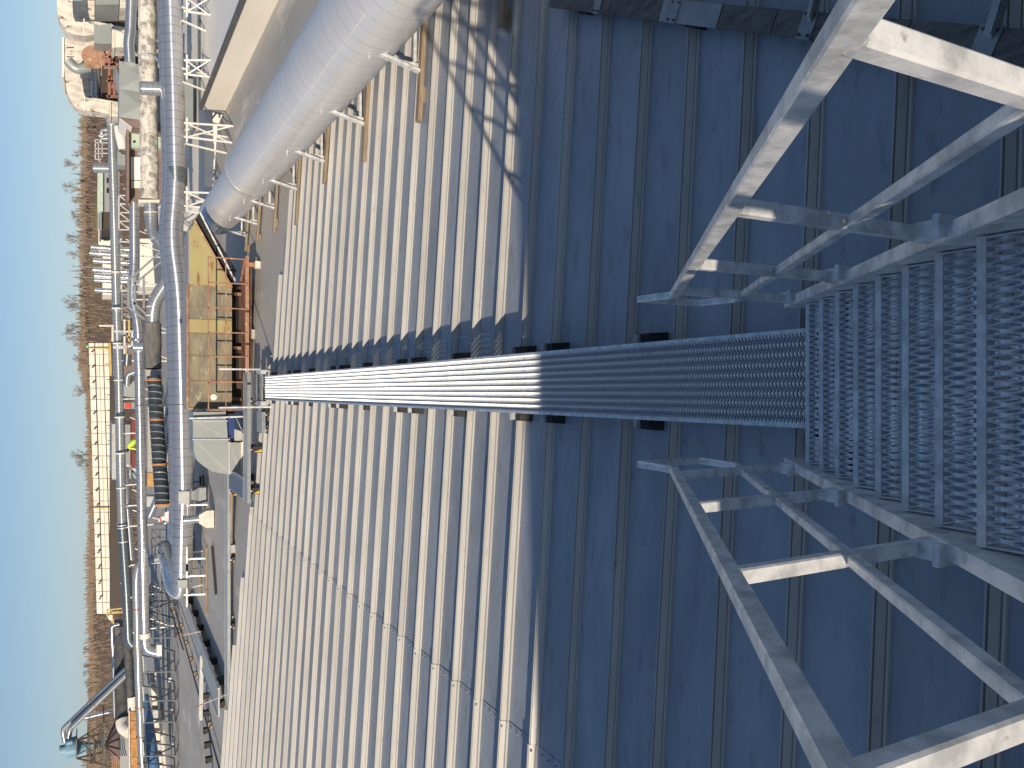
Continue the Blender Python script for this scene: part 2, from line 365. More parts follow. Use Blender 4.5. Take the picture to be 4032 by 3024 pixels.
fl.add([(8.05,-1,-SLOPE*8.05+0.006),(8.35,-1,-SLOPE*8.35+0.03),(8.35,24,-SLOPE*8.35+0.03),(8.05,24,-SLOPE*8.05+0.006)], [(0,1,2,3)])
fl.build('edge_flashing', M['roof_paint_lit'], roof_o)

# --- higher building behind the camera (it throws the shade on the near roof)
EY, EZ = -0.95, 3.22
b = thing('building', (0, EY, -0.1), 'higher pale building the metal stair comes down from, behind the camera', 'building')
part(b, 'wall', M['pale_cladding'], lambda m: m.box((-30, -14, -9), (30, EY, EZ-0.12)))
part(b, 'roof_edge', M['cap_metal'], lambda m: m.box((-30.1, -14.1, EZ-0.118), (30.1, EY+0.06, EZ)))

# --- raised white roof block on the right
wx = 12.4
bl = thing('building', (wx, 26, -0.8), 'low raised block with cream wall and white flat roof beyond the big pipe', 'building')
part(bl, 'wall', M['cream_wall'], lambda m: m.box((wx, 8, -2.5), (45, 37.2, 0.12)))
part(bl, 'roof', M['white_membrane'], lambda m: m.box((wx+0.16, 8, 0.121), (45, 37.0, 0.20)))
def caps(m):
    y = 8.0
    while y < 37: m.box((wx-0.05, y, 0.123), (wx+0.155, min(y+3.9, 37.2), 0.26)); y += 3.93
part(bl, 'coping', M['cap_metal'], caps)
part(bl, 'end_coping', M['cap_metal'], lambda m: m.box((wx+0.16, 37.02, 0.123), (45, 37.25, 0.26)))
bl2 = thing('building', (20, 46, -0.8), 'white membrane roof area behind the long silver pipes on the right', 'building')
part(bl2, 'roof', M['white_membrane'], lambda m: m.box((9.5, 39.5, -3), (60, 70, -0.25)))

# ================================================================== steel stair in the foreground
def stx(y): return 0.0035 + 0.0153*(y - 3.373)
GO, RI = 0.2714, 0.2026
stair = thing('metal_stair', (0, 3.37, 0), 'galvanised stair with open grip treads and handrails in the foreground', 'stairs')
def ribbon_deck(m, length, depth, pl=0.0165, q=0.135, rot=False, amp=0.0058, wdt=0.0052, bump=0.012, seg=8, low=0.008):
    """grip grating: wavy strands side by side along `length`, each running across `depth`"""
    nr = int(length / pl); ns = int(depth / q * seg)
    for i in range(nr):
        c = (i + 0.5) * length / nr; sg = 1 if i % 2 else -1; vs = []
        for j in range(ns + 1):
            w_ = depth * j / ns; ph = 2*math.pi*w_/q
            cc = c + sg*amp*math.cos(ph); kb = abs(math.cos(ph)) ** 3
            z = bump * kb - bump
            for (dx, dz) in ((-wdt, -low), (-wdt*0.5, 0), (wdt, -low*0.3)):
                p = (cc + dx, w_, z + dz)
                vs.append((p[0], p[1], p[2]) if not rot else (p[1], p[0], p[2]))
        fs = []
        for j in range(ns):
            a = j*3
            for e in (0, 1):
                f = (a+e, a+e+1, a+3+e+1, a+3+e)
                fs.append(f if rot else f[::-1])
        m.add(vs, fs, wear=[v for j in range(ns+1) for v in [abs(math.cos(2*math.pi*depth*j/ns/q))**4]*3])  # 'wear' is the glint mask, strongest on the strand crowns
tread_src = lip_src = None
NT = 13
for k in range(NT):
    y = 3.373 - GO*k; z = 0.50 + RI*k; ox = stx(y)
    if tread_src is None:
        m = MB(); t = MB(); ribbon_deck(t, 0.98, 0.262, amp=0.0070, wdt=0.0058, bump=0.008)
        m.add([(p[0]-0.49, p[1]-0.290, p[2]) for p in t.v], t.f, wear=[t.att['wear'][i] for i in range(len(t.v))])  # 'wear': glint mask
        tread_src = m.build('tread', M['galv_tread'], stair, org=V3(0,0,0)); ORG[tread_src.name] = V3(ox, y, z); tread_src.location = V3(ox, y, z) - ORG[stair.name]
        l = MB(); l.box((-0.5,-0.030,-0.002),(0.5,0.0,0.004)); l.box((-0.5,-0.0301,-0.045),(0.5,-0.0275,-0.0021)); l.box((-0.5,-0.0005,-0.05),(0.5,0.0025,0.0005))
        l.box((-0.5,-0.30,-0.045),(-0.494,0.0,0.002)); l.box((0.494,-0.30,-0.045),(0.5,0.0,0.002))
        lip_src = l.build('nosing', M['galv'], tread_src, org=V3(0,0,0)); lip_src.location = (0,0,0)
    else:
        t = share(tread_src, 'tread', stair, V3(ox, y, z)); o = share(lip_src, 'nosing', t, V3(ox, y, z))
def strz(y): return 0.575 + (RI/GO)*(3.373 - y)
for s in (-1, 1):
    def strg(m, s=s):
        y0, y1 = 3.70, -0.45
        def P(y, dx, dz): return (stx(y) + s*dx, y, strz(y) + dz)
        for (xa, xb, za, zb) in ((0.508, 0.516, -0.24, 0.0), (0.516, 0.566, -0.008, 0.0), (0.516, 0.566, -0.24, -0.232)):
            vs = [P(y, xa, za) if c == 0 else P(y, xb, za) if c == 1 else P(y, xb, zb) if c == 2 else P(y, xa, zb) for y in (y0, y1) for c in range(4)]
            m.add(vs, [(0,1,5,4),(1,2,6,5),(2,3,7,6),(3,0,4,7),(3,2,1,0),(4,5,6,7)])
    part(stair, 'stringer', M['galv_rail'], strg)
    RX = 0.555
    def top(y): return 1.2 + 0.746*(3.80 - y)
    def mid(y): return 0.68 + 0.746*(3.79 - y)
    def toprail(m, s=s):
        x = lambda y: stx(y) + s*RX
        m.bar((x(3.8),3.81,1.195),(x(-0.3),-0.3,top(-0.3)), 0.042, 0.056, bev=0.005)
        m.bar((x(3.8),3.79,1.2),(x(4.15),4.15,1.2), 0.042, 0.050, bev=0.005)
        m.bar((x(4.15),4.13,1.22),(x(4.15),4.13,0.68), 0.042, 0.042, bev=0.005)
        m.bar((x(4.15),4.15,0.68),(x(3.8),3.78,0.68), 0.042, 0.046, bev=0.005)
    part(stair, 'top_rail', M['galv_rail'], toprail)
    part(stair, 'middle_rail', M['galv_rail'], lambda m, s=s: m.bar((stx(3.79)+s*RX,3.79,0.68),(stx(-.3)+s*RX,-0.3,mid(-0.3)), 0.036, 0.046, bev=0.005))
    for py in (3.58, 2.68, 1.71, 0.76):
        x = stx(py) + s*RX
        po = part(stair, 'post', M['galv_rail'], lambda m: m.bar((x,py,strz(py)-0.09),(x,py,top(py)-0.02), 0.05, 0.048, up=(0,1,0), bev=0.006))
        def clamp(m):
            m.bar((x,py-0.075,strz(py)-0.03),(x,py+0.06,strz(py)-0.03-0.10), 0.064, 0.085)
            m.cbox((x, py-0.055, strz(py)+0.045), 0.068, 0.10, 0.07); m.cbox((x, py-0.12, strz(py)+0.085), 0.078, 0.022, 0.11)
        part(stair, 'clamp', M['galv_rail'], clamp)
        part(stair, 'bolt', M['galv'], lambda m: m.tube([(x, py-0.03, strz(py)-0.02),(x, py-0.03, strz(py)+0.028)], 0.013, 6))
def landing(m):
    m.box((-0.62, EY-1.2, EZ+0.004), (0.62, -0.18, EZ+0.05))
part(stair, 'top_landing', M['galv_tread'], landing)
for s in (-1, 1):
    def guard(m):
        for y in (-0.35, -0.95): m.bar((s*0.56,y,EZ+0.05),(s*0.56,y,EZ+1.12),0.05,0.048,up=(0,1,0))
        m.bar((s*0.56,-0.3,EZ+1.1),(s*0.56,-2.2,EZ+1.1),0.042,0.05)
    part(stair, 'landing_guard', M['galv_rail'], guard)
for xa, xb in ((-0.62, -0.34), (0.38, 0.64)):
    part(stair, 'base_plate', M['galv'], lambda m: m.box((xa+.03,3.42,0.062),(xb-.03,3.70,0.11)))
    part(stair, 'foot', M['rubber'], lambda m: m.box((xa,3.38,-0.05),(xb,3.76,0.06)))

# ================================================================== walkway across the roof
WZ = 0.30
def wkx(y): return 0.0384 - 0.0082*(y - 3.56)
walk = thing('roof_walkway', (0, 12, 0), 'long straight grip-grating walkway on rubber feet running away from the stair', 'walkway')
dk = ch = None
for (ya, yb) in ((3.42,7.36),(7.36,11.30),(11.30,15.24),(15.24,19.18),(19.18,21.85)):
    L = yb - ya - 0.008; full = yb - ya > 3.5
    org = V3(wkx(ya), ya, WZ)
    if dk is None or not full:
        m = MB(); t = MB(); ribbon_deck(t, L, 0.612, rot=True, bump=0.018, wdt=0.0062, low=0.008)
        m.add([(p[0]-0.306, p[1], p[2]) for p in t.v], t.f, wear=[t.att['wear'][i] for i in range(len(t.v))])  # 'wear': glint mask
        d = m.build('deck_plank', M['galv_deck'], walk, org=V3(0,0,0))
        cs = []
        for s in (-1, 1):
            m = MB(); nn = int(L/0.033)
            pr = [(s*0.331, 0, -0.075), (s*0.305, 0, -0.075), (s*0.305, 0, 0.004), (s*0.331, 0, 0.004)]
            m.prism(pr if s > 0 else pr[::-1], (0, L, 0))
            for i in range(nn):
                yy = (i+0.5)*L/nn; m.add([(s*0.305, yy-0.009, 0.003),(s*0.305, yy+0.009, 0.003),(s*0.288, yy, -0.001)], [(0,1,2) if s < 0 else (0,2,1)])
            c = m.build('side_channel', M['galv'], d, org=V3(0,0,0)); c.location = (0,0,0); ORG[c.name] = org; cs.append(c)
        ORG[d.name] = org; d.location = org - ORG[walk.name]
        if full: dk, ch = d, cs
    else:
        d = share(dk, 'deck_plank', walk, org); [share(c, 'side_channel', d, org) for c in ch]
    d.rotation_euler.z = 0.0082
def foot_set(parent, x, y, half, topz, along='x', refl=True):
    """rubber blocks with a galvanised strut across"""
    def blk(m, s):
        cx = x + s*(half - 0.02) if along == 'x' else x; cy = y if along == 'x' else y + s*(half - 0.02)
        zb = gz(cx, cy) + 0.002; hx, hy = (0.11, 0.10) if along == 'x' else (0.10, 0.11); zt = topz - 0.125
        m.add([(cx-hx,cy-hy,zb),(cx+hx,cy-hy,zb),(cx+hx,cy+hy,zb),(cx-hx,cy+hy,zb),
               (cx-hx+.012,cy-hy+.03,zt),(cx+hx-.012,cy-hy+.03,zt),(cx+hx-.012,cy+hy-.02,zt),(cx-hx+.012,cy+hy-.02,zt)],
              [(0,3,2,1),(4,5,6,7),(0,1,5,4),(1,2,6,5),(2,3,7,6),(3,0,4,7)])
        return cx, cy, hx, hy, zb, zt
    for s in (-1, 1):
        m = MB(); cx, cy, hx, hy, zb, zt = blk(m, s); f = m.build('foot', M['rubber'], parent)
        if refl and (s > 0 or along == 'y'):
            r = MB(); xr = cx - hx + 0.006
            r.add([(cx-hx+.02, cy-hy+.005, zb+.02),(cx+hx-.09, cy-hy+.005, zb+.02),(cx-hx+.03, cy-hy+.02, zt-.035)], [(0,1,2)])
            r.add([(cx-hx+.02, cy-hy+.001, zb+.02),(cx+hx-.09, cy-hy+.001, zb+.02),(cx-hx+.03, cy-hy+.016, zt-.035)], [(0,1,2)])
            r.build('reflector', M['reflector'], f)
    m = MB()
    if along == 'x':
        m.box((x-half-0.07, y+0.045, topz-0.124), (x+half+0.07, y+0.052, topz-0.077)); m.box((x-half-0.07, y+0.078, topz-0.124), (x+half+0.07, y+0.085, topz-0.077)); m.box((x-half-0.07, y+0.045, topz-0.128), (x+half+0.07, y+0.085, topz-0.1245))
    else:
        m.box((x-0.02, y-half-0.07, topz-0.124), (x+0.02, y+half+0.07, topz-0.077))
    m.build('strut', M['galv'], parent)
for y in (5.41,7.02,7.72,9.45,11.0,11.64,13.4,14.95,15.55,17.4,18.9,19.5,21.5): foot_set(walk, wkx(y), y, 0.345, WZ)

# the end of the walkway: step up, crossing walkway and its further arms
def striped(m, x0, x1, y0, y1, z, rot, n):       # deck planks seen from far: raised strands along the run
    for i in range(n):
        if rot: c = x0 + (x1-x0)*(i+0.5)/n; m.box((c-(x1-x0)/n*0.3, y0, z-0.02), (c+(x1-x0)/n*0.3, y1, z))
        else: c = y0 + (y1-y0)*(i+0.5)/n; m.box((x0, c-(y1-y0)/n*0.3, z-0.02), (x1, c+(y1-y0)/n*0.3, z))
    m.box((x0+.004, y0+.004, z-0.03), (x1-.004, y1-.004, z-0.021))
def arm(name, label, x0, x1, y0, y1, z, along, feet, nst=9):
    t = thing(name, ((x0+x1)/2, (y0+y1)/2, gz((x0+x1)/2,(y0+y1)/2)), label, 'walkway')
    part(t, 'deck_plank', M['galv_deck'], lambda m: striped(m, x0, x1, y0, y1, z, along == 'y', nst))
    if along == 'x':
        part(t, 'side_channel', M['galv_dull'], lambda m: m.box((x0,y0-.02,z-.09),(x1,y0-.001,z+.006))); part(t, 'side_channel', M['galv_dull'], lambda m: m.box((x0,y1+.001,z-.09),(x1,y1+.02,z+.006)))
    else:
        part(t, 'side_channel', M['galv'], lambda m: m.box((x0-.02,y0,z-.09),(x0-.001,y1,z+.006))); part(t, 'side_channel', M['galv'], lambda m: m.box((x1+.001,y0,z-.09),(x1+.02,y1,z+.006)))
    for p in feet:
        if along == 'x': foot_set(t, p, (y0+y1)/2, (y1-y0)/2, z, 'y', True)
        else: foot_set(t, (x0+x1)/2, p, (x1-x0)/2, z, 'x', False)
    return t
stp = thing('roof_step', (-0.1, 22.1, 0.1), 'small grating step with two grab posts at the far end of the long walkway', 'step')
part(stp, 'tread', M['galv_dull'], lambda m: striped(m, -0.47, 0.26, 21.9, 22.2, 0.37, False, 6))
part(stp, 'side_plate', M['galv'], lambda m: m.box((-0.60,21.9,0.2),(-0.48,22.6,0.40)))
part(stp, 'side_plate', M['galv'], lambda m: m.box((0.27,21.9,0.2),(0.39,22.6,0.40)))
part(stp, 'upper_tread', M['galv_dull'], lambda m: striped(m, -0.47, 0.26, 22.3, 22.9, 0.45, True, 9))
for x in (-0.64, 0.40): part(stp, 'post', M['galv_rail'], lambda m: m.bar((x,22.0,gz(x,22)),(x,22.0,1.48),0.045,0.045,up=(0,1,0)))
arm('roof_walkway', 'short grating walkway crossing beyond the step, running left past the grey elbow duct', -3.45, 0.35, 23.2, 23.85, 0.53, 'x', (-0.5,-1.9,-3.1))
arm('roof_walkway', 'small lower grating platform with orange reflectors left of the step', -1.38, -0.78, 22.25, 22.95, 0.30, 'x', (-1.3,-0.86), 7)
arm('roof_walkway', 'ridged grating walkway leading away beside the grey elbow duct', -3.40, -2.82, 23.9, 26.6, 0.55, 'y', (24.4,26.0))
arm('roof_walkway', 'long thin grey walkway across the flat roof on the left', -10.6, -2.85, 26.75, 27.35, 0.56, 'x', (-3.6,-5.8,-8.0,-10.2))

# ================================================================== big spiral pipe on the right
BPX, BPR, BPZ = 5.9, 0.70, 0.60
bp = thing('large_pipe', (BPX, 16, -0.3), 'huge shiny spiral-wound pipe on galvanised legs along the right', 'pipe')
part(bp, 'pipe_shell', M['big_pipe'], lambda m: m.tube([(BPX-0.02,3.5,BPZ),(BPX,22.1,BPZ)], BPR, 72))
part(bp, 'joint_collar', M['big_pipe'], lambda m: m.tube([(BPX,22.0,BPZ),(BPX,22.25,BPZ),(BPX,22.5,BPZ-0.03)], BPR+0.02, 64, taper=lambda t: BPR+0.02-0.07*t))
part(bp, 'narrow_shell', M['big_pipe'], lambda m: m.tube([(BPX,22.5,BPZ-0.03),(BPX+0.03,28.9,BPZ-0.02)], BPR-0.06, 72))
part(bp, 'highlight_line', M['white_paint'], lambda m: m.bar((BPX-0.582,3.5,BPZ+0.402),(BPX-0.572,21.9,BPZ+0.405),0.014,0.010,up=(-0.8,0,0.6)))  # thin white strip added as the bright highlight line along the shell
ORD = ['first','second','third','fourth','fifth','sixth','seventh','eighth','ninth','tenth','eleventh','twelfth','thirteenth','fourteenth','fifteenth','sixteenth','seventeenth','eighteenth','nineteenth','twentieth']
ORD += ['twenty-' + o for o in ORD[:9]] + ['thirtieth'] + ['thirty-' + o for o in ORD[:9]] + ['fortieth']
for sy in (5.9, 8.8, 11.7, 14.6, 17.5, 20.3, 23.1, 25.7, 27.9):
    r = BPR if sy < 22 else BPR - 0.06
    def leg(m, sg):
        x0 = BPX + sg*(r + 0.03); zg = gz(x0, sy)
        m.bar((x0 + sg*0.10, sy, zg+0.09), (x0 - sg*0.10, sy, BPZ + 0.06), 0.05, 0.10, up=(0,1,0))
        m.bar((x0 - sg*0.03, sy+0.06, zg+0.09), (x0 - sg*0.03, sy+0.06, BPZ - 0.25), 0.06, 0.012, up=(0,1,0))
        m.cbox((x0 + sg*0.1, sy, zg+0.092), 0.16, 0.14, 0.012)
    for sg in (-1, 1): part(bp, 'leg', M['galv_rail'], lambda m: leg(m, sg))
    part(bp, 'cradle', M['galv_rail'], lambda m: m.bar((BPX-r+0.02,sy,BPZ-r-0.03),(BPX+r-0.02,sy,BPZ-r-0.03),0.05,0.05))
    part(bp, 'bracket', M['galv_rail'], lambda m: m.bar((BPX-r-0.09,sy,BPZ+0.04),(BPX-r+0.10,sy,BPZ+0.04),0.06,0.02))
    sl_ = thing('timber_sleeper', (BPX, sy, gz(BPX, sy)), ORD[(5.9, 8.8, 11.7, 14.6, 17.5, 20.3, 23.1, 25.7, 27.9).index(sy)] + ' brown timber sleeper under the huge spiral pipe, counted from the near end', 'timber', 'sleepers under the huge pipe')
    part(sl_, 'plank', M['timber'], lambda m: m.bar((4.38+0.25*math.sin(sy*3), sy-0.02, gz(4.38,sy)+0.052+0.035), (7.4, sy+0.02, gz(7.4,sy)+0.052+0.035), 0.13, 0.075, bev=0.008))
    for px_ in (4.7, 7.1): part(sl_, 'packer', M['timber'], lambda m: m.cbox((px_,sy,gz(px_,sy)+0.025),0.25,0.11,0.05))

# ================================================================== timber beam with steel angles, near right
be = thing('timber_beam', (2.9, 4.5, -0.1), 'weathered grey timber beam with galvanised plates lying on the shaded roof', 'beam')
bd = V3(1.37, 2.75, 0).normalized(); b0 = V3(1.75, 2.2, 0)
def bpnt(s, off=0.0, z=0.0):
    p = b0 + bd*s + V3(bd.y, -bd.x, 0)*off; return V3(p.x, p.y, gz(p.x, p.y) + z)
joints = (-1.0, 0.9, 2.1, 2.75, 3.6, 4.5, 5.85)
for a_, c_ in zip(joints[:-1], joints[1:]):
    steel = abs(a_ - 2.75) < 0.01
    part(be, 'plank', M['galv_dull'] if steel else M['grey_timber'], lambda m: m.bar(bpnt(a_+0.006,0,0.155+(0.004 if steel else 0)), bpnt(c_-0.006,0,0.155+(0.004 if steel else 0)), 0.175+(0.01 if steel else 0), 0.05, bev=0.004))
part(be, 'lower_plank', M['grey_timber'], lambda m: m.bar(bpnt(-1.0,0.0,0.112), bpnt(5.85,0.0,0.112), 0.15, 0.032))
for s_ in (-0.6, 1.3, 3.2, 5.2): part(be, 'packer', M['rubber'], lambda m: m.bar(bpnt(s_-0.1,0,0.047), bpnt(s_+0.1,0,0.047), 0.2, 0.09))
for s_ in (0.35, 1.75, 3.4, 4.75):
    pl_ = part(be, 'plate', M['galv_dull'], lambda m: (m.bar(bpnt(s_-0.07,0,0.187), bpnt(s_+0.07,0,0.187), 0.19, 0.006), m.bar(bpnt(s_-0.07,-0.094,0.155), bpnt(s_+0.07,-0.094,0.155), 0.006, 0.075)))
    part(pl_, 'bolt', M['dark_steel'], lambda m: [m.cbox(bpnt(s_+d, e, 0.195), 0.016, 0.016, 0.012) for d in (-0.045, 0.045) for e in (-0.07, 0.07)])
part(be, 'angle_strut', M['galv_dull'], lambda m: (m.bar(bpnt(1.75,0.03,0.19), bpnt(0.95,1.6,1.35), 0.06, 0.008), m.bar(bpnt(1.72,0.05,0.19), bpnt(0.92,1.62,1.35), 0.008, 0.06)))
part(be, 'angle_strut', M['galv_dull'], lambda m: (m.bar(bpnt(0.35,0.03,0.19), bpnt(0.0,1.2,1.0), 0.06, 0.008), m.bar(bpnt(0.32,0.05,0.19), bpnt(-0.03,1.22,1.0), 0.008, 0.06)))
# ================================================================== plant beyond the metal roof
def pts(*l): return [A(*p) for p in l]
def pole_frame(parent, name, material, legs, w):
    for a_, b_ in legs: part(parent, name, material, lambda m: m.bar(a_, b_, w, w, up=(0,1,0)))

# --- long silver pipe across the view, and its twin just behind
def pipe_thing(name, label, path, r, material, bend=0.9, ridge=0.0, seg=28, cat='pipe', **kw):
    P = pts(*path) if not isinstance(path[0], Vector) else path
    c = P[len(P)//2]; t = thing(name, (c.x, c.y, c.z - r), label, cat)
    part(t, 'pipe_shell', material, lambda m: m.tube(P, r, seg, bend=bend, ridge=ridge, **kw)); return t, P
MP = [(672,-90,35.3),(687,390,35.2),(694,740,35.0),(676,925,34.8),(706,1140,34.6),(716,1500,34.5),(724,1960,34.4),(718,2140,34.4),(717,2285,34.4),(712,2325,35.0),(690,2312,36.2),(650,2165,44.0)]
mp, P = pipe_thing('long_pipe', 'long shiny silver pipe snaking across the view in front of the others', MP, 0.40, M['alu_spiral'], bend=1.6, seg=36)
def plate(m, x0, x1, y0, y1, Y, d=0.03): m.prism(pts((x0,y0,Y),(x1,y0,Y),(x1,y1,Y),(x0,y1,Y))[::-1], (0, d, 0))
part(mp, 'hatch', M['duct_grey_top'], lambda m: plate(m, 703, 746, 1935, 1985, 33.93, 0.09))
part(mp, 'hatch', M['duct_grey'], lambda m: plate(m, 700, 738, 2284, 2316, 33.93, 0.09))
part(mp, 'patch_band', M['galv_dark'], lambda m: m.tube([A(694,665,35.04), A(696,725,35.0)], 0.412, 28))
for b in (2065, 2110): part(mp, 'joint_collar', M['alu'], lambda m: m.tube([A(720,b,34.4), A(719.5,b+6,34.4)], 0.42, 28))
part(mp, 'end_cap', M['galv_dull'], lambda m: m.tube([A(650,2166,43.9), A(648,2158,44.5)], 0.42, 20))
mp2 = [V3(p.x, p.y + 0.98, p.z + 0.07) for p in pts(*MP[:9])]; mp2[-1] = A(700, 2080, 35.6)
pipe_thing('long_pipe', 'second silver pipe half hidden right behind the snaking silver pipe', mp2, 0.40, M['alu_spiral'], bend=1.6)
def zr(x, y): return 0.2 if (x > 12.4 and y < 37) else gz(x, y)
for i, (ys, fx) in enumerate(((30,0),(275,0),(520,0),(790,0),(1985,1),(2195,1),(2262,1),(2335,1))):
    c = A(700, ys, 34.5); f = thing('pipe_support', (c.x, c.y-0.4, zr(c.x, c.y)), ('white painted leg frame under the snaking silver pipe, ' + ORD[i] + ' from the right'), 'support', 'leg frames of the snaking pipe')
    zt = c.z - 0.30; zg = zr(c.x, 34)
    for dx in ((-0.35, 0.35) if not fx else (0.0,)):
        for dy in (-0.75, 0.9):
            part(f, 'leg', M['white_paint'] if not fx else M['galv_rail'], lambda m: m.bar((c.x+dx, c.y+dy, zr(c.x+dx, c.y+dy)), (c.x+dx*0.8, c.y+dy*0.55, zt+0.1), 0.07, 0.07, up=(0,1,0)))
        if not fx: part(f, 'brace', M['white_paint'] if not fx else M['galv_rail'], lambda m: m.bar((c.x+dx, c.y-0.7, zg+0.05), (c.x-dx*0.8, c.y-0.4, zt), 0.05, 0.05, up=(0,1,0)))
    part(f, 'cross_bar', M['white_paint'], lambda m: m.bar((c.x-0.5, c.y-0.45, zt+0.0), (c.x+0.5, c.y-0.45, zt+0.0), 0.07, 0.07))
    part(f, 'saddle', M['galv_rail'], lambda m: m.bar((c.x, c.y-0.6, zt-0.06), (c.x, c.y+1.4, zt-0.06), 0.08, 0.06))

# --- wrapped pipe, its silver elbows, dark wrapped length and black ribbed hose
wp, P = pipe_thing('wrapped_pipe', 'lumpy pipe wrapped in weathered cream cloth on the right', [(577,-90,39.5),(580,200,39.5),(584,420,39.5),(591,788,39.3)], 0.385, M['wrap'], bend=0.3, wob=0.028, seg=24)
for ys in (225, 605): part(wp, 'hanger_strap', M['galv'], lambda m: m.tube([A(583,ys,39.4), A(583,ys+7,39.4)], 0.43, 20))
part(wp, 'end_board', M['cream_paint'], lambda m: plate(m, 545, 628, 786, 797, 38.9, 0.9))
eb, P = pipe_thing('duct_run', 'galvanised round duct dipping in elbows behind the silver pipe', [(593,798,39.2),(598,915,39.0),(672,1000,37.2),(672,1085,37.0),(606,1190,38.3),(600,1272,38.6)], 0.29, M['galv_spiral'], bend=0.7)
for q_ in ((595,836,39.1),(598,905,39.0),(622,940,38.4),(618,1165,38.1),(604,1205,38.35),(601,1240,38.5)):
    part(eb, 'flange', M['cream_paint'], lambda m: m.tube([A(*q_), A(q_[0]+0.4, q_[1]+4, q_[2])], 0.315, 20))
dw, P = pipe_thing('wrapped_pipe', 'short thick pipe wrapped in grimy dark grey cloth above the yellow duct', [(600,1274,38.6),(602,1452,38.4)], 0.37, M['wrap_dark'], bend=0, wob=0.02, seg=24)
hb = thing('junction_box', A(625,1478,38.2), 'pale square box where the black ribbed hose starts', 'box')
part(hb, 'case', M['concrete'], lambda m: plate(m, 573, 634, 1456, 1500, 38.0, 0.7))
hs, P = pipe_thing('ribbed_hose', 'black ribbed hose with orange rings and an open end', [(604,1482,37.4),(610,1520,37.3),(619,1690,36.8),(630,1850,36.2),(641,1988,35.7)], 0.285, M['hose'], bend=0.5, ridge=0.30, rh=0.012, rw=0.05, caps=False, seg=28)
for ys, xc, Y in ((1497,606,37.36),(1652,617,36.9),(1826,629,36.25),(1984,641,35.72)):
    part(hs, 'ring', M['orange_ring'], lambda m: m.tube([A(xc,ys-3,Y), A(xc,ys+3,Y)], 0.325, 28))
part(hs, 'open_end', M['hose_inside'], lambda m: m.tube([A(641,1987.5,35.69), A(641.1,1989,35.68)], 0.27, 28))
for i, ys in enumerate((1575,1640,1752,1905,1950)):
    c = A(640, ys, 36.6); f = thing('hose_stand', (c.x, c.y, gz(c.x,c.y)), 'thin dark stand under the black ribbed hose, ' + ORD[i] + ' from the boxed end', 'stand', 'stands of the ribbed hose')
    part(f, 'post', M['dark_steel'], lambda m: m.bar((c.x, c.y, gz(c.x,c.y)), (c.x, c.y-0.05, c.z+0.0), 0.05, 0.05, up=(0,1,0)))
    part(f, 'base', M['dark_steel'], lambda m: m.cbox((c.x, c.y, gz(c.x,c.y)+0.03), 0.5, 0.5, 0.05))

# --- second rank of silver and grey pipes
p2, P = pipe_thing('long_pipe', 'silver pipe with a lazy bend that ends in a downward elbow at the left', [(528,715,44),(530,1040,44),(519,1165,43.6),(545,1275,43.2),(550,1500,43.2),(557,1900,43.2),(563,2200,43.5),(569,2470,43.8),(573,2560,43.9),(635,2572,43.7)], 0.235, M['alu_spiral'], bend=0.55)
for q_ in ((538,1335,43.2),(551,1590,43.2),(556,1830,43.2),(560,2010,43.3)): part(p2, 'collar', M['alu'], lambda m: m.tube([A(*q_), A(q_[0]+.2,q_[1]+8,q_[2])], 0.262, 20))
part(p2, 'outlet', M['white_paint'], lambda m: plate(m, 617, 637, 2540, 2584, 43.4, 0.6))
part(p2, 'sleeve', M['white_paint'], lambda m: m.tube([A(571,2492,43.8), A(571.5,2512,43.8)], 0.265, 20))
p3, P = pipe_thing('long_pipe', 'dull grey spiral duct running behind the silver pipes', [(377,225,50),(378,395,50),(440,472,50),(449,770,50),(458,1150,50),(470,1500,49.5),(477,1900,49),(482,2060,48.6)], 0.25, M['galv_spiral'], bend=0.4, ridge=0.0)
for ys in (398,412,430,462,478,490,1070,1212,1350,1495,1640,1782,1918,2058):
    xc = 378 + 62*smooth((ys-395)/77) if ys < 480 else 441 + (ys-480)*0.0262
    part(p3, 'joint_ring', M['white_paint'] if ys > 500 else M['galv'], lambda m: m.tube([A(xc,ys,49.9 if ys<1200 else 49.5 if ys<1600 else 48.9), A(xc+.2,ys+5,49.9 if ys<1200 else 49.5 if ys<1600 else 48.9)], 0.275, 20))
p3b, P = pipe_thing('long_pipe', 'darker grey duct that hooks down where the silver elbow ends', [(482,2062,48.6),(489,2160,48.2),(500,2330,47.6),(508,2520,47.2),(530,2545,47.0)], 0.262, M['galv_dark'], bend=0.5)
for ys in (2065,2075,2130,2290,2395): part(p3b, 'joint_ring', M['galv'], lambda m: m.tube([A(482+(ys-2062)*0.0565,ys,48.5-(ys-2062)*0.0029), A(482.3+(ys-2062)*0.0565,ys+4,48.5-(ys-2062)*0.0029)], 0.282, 20))
p4, P = pipe_thing('long_pipe', 'grey pipe with rust red bands on triangular stands at the left', [(645,2192,44.3),(552,2212,45.3),(538,2262,46.0),(541,2450,46.6),(548,2700,47.0),(556,2900,47.0),(566,3090,47.0)], 0.225, M['galv_spiral'], bend=0.6)
for q_ in ((600,2200,44.8),(560,2211,45.2),(543,2236,45.7),(539,2395,46.4),(543,2528,46.8),(546,2656,47),(550,2782,47),(554,2896,47),(559,3002,47)):
    d_ = (0,5,0) if q_[1] > 2230 else (-5,1,0)
    part(p4, 'red_band', M['red_band'], lambda m: m.tube([A(*q_), A(q_[0]+d_[0]+.1,q_[1]+d_[1],q_[2])], 0.238, 20))
p5, P = pipe_thing('long_pipe', 'bright thin silver pipe between the two grey ducts left of centre', [(494,1840,51),(503,2000,50.5),(519,2205,50)], 0.19, M['alu'], bend=0.2)
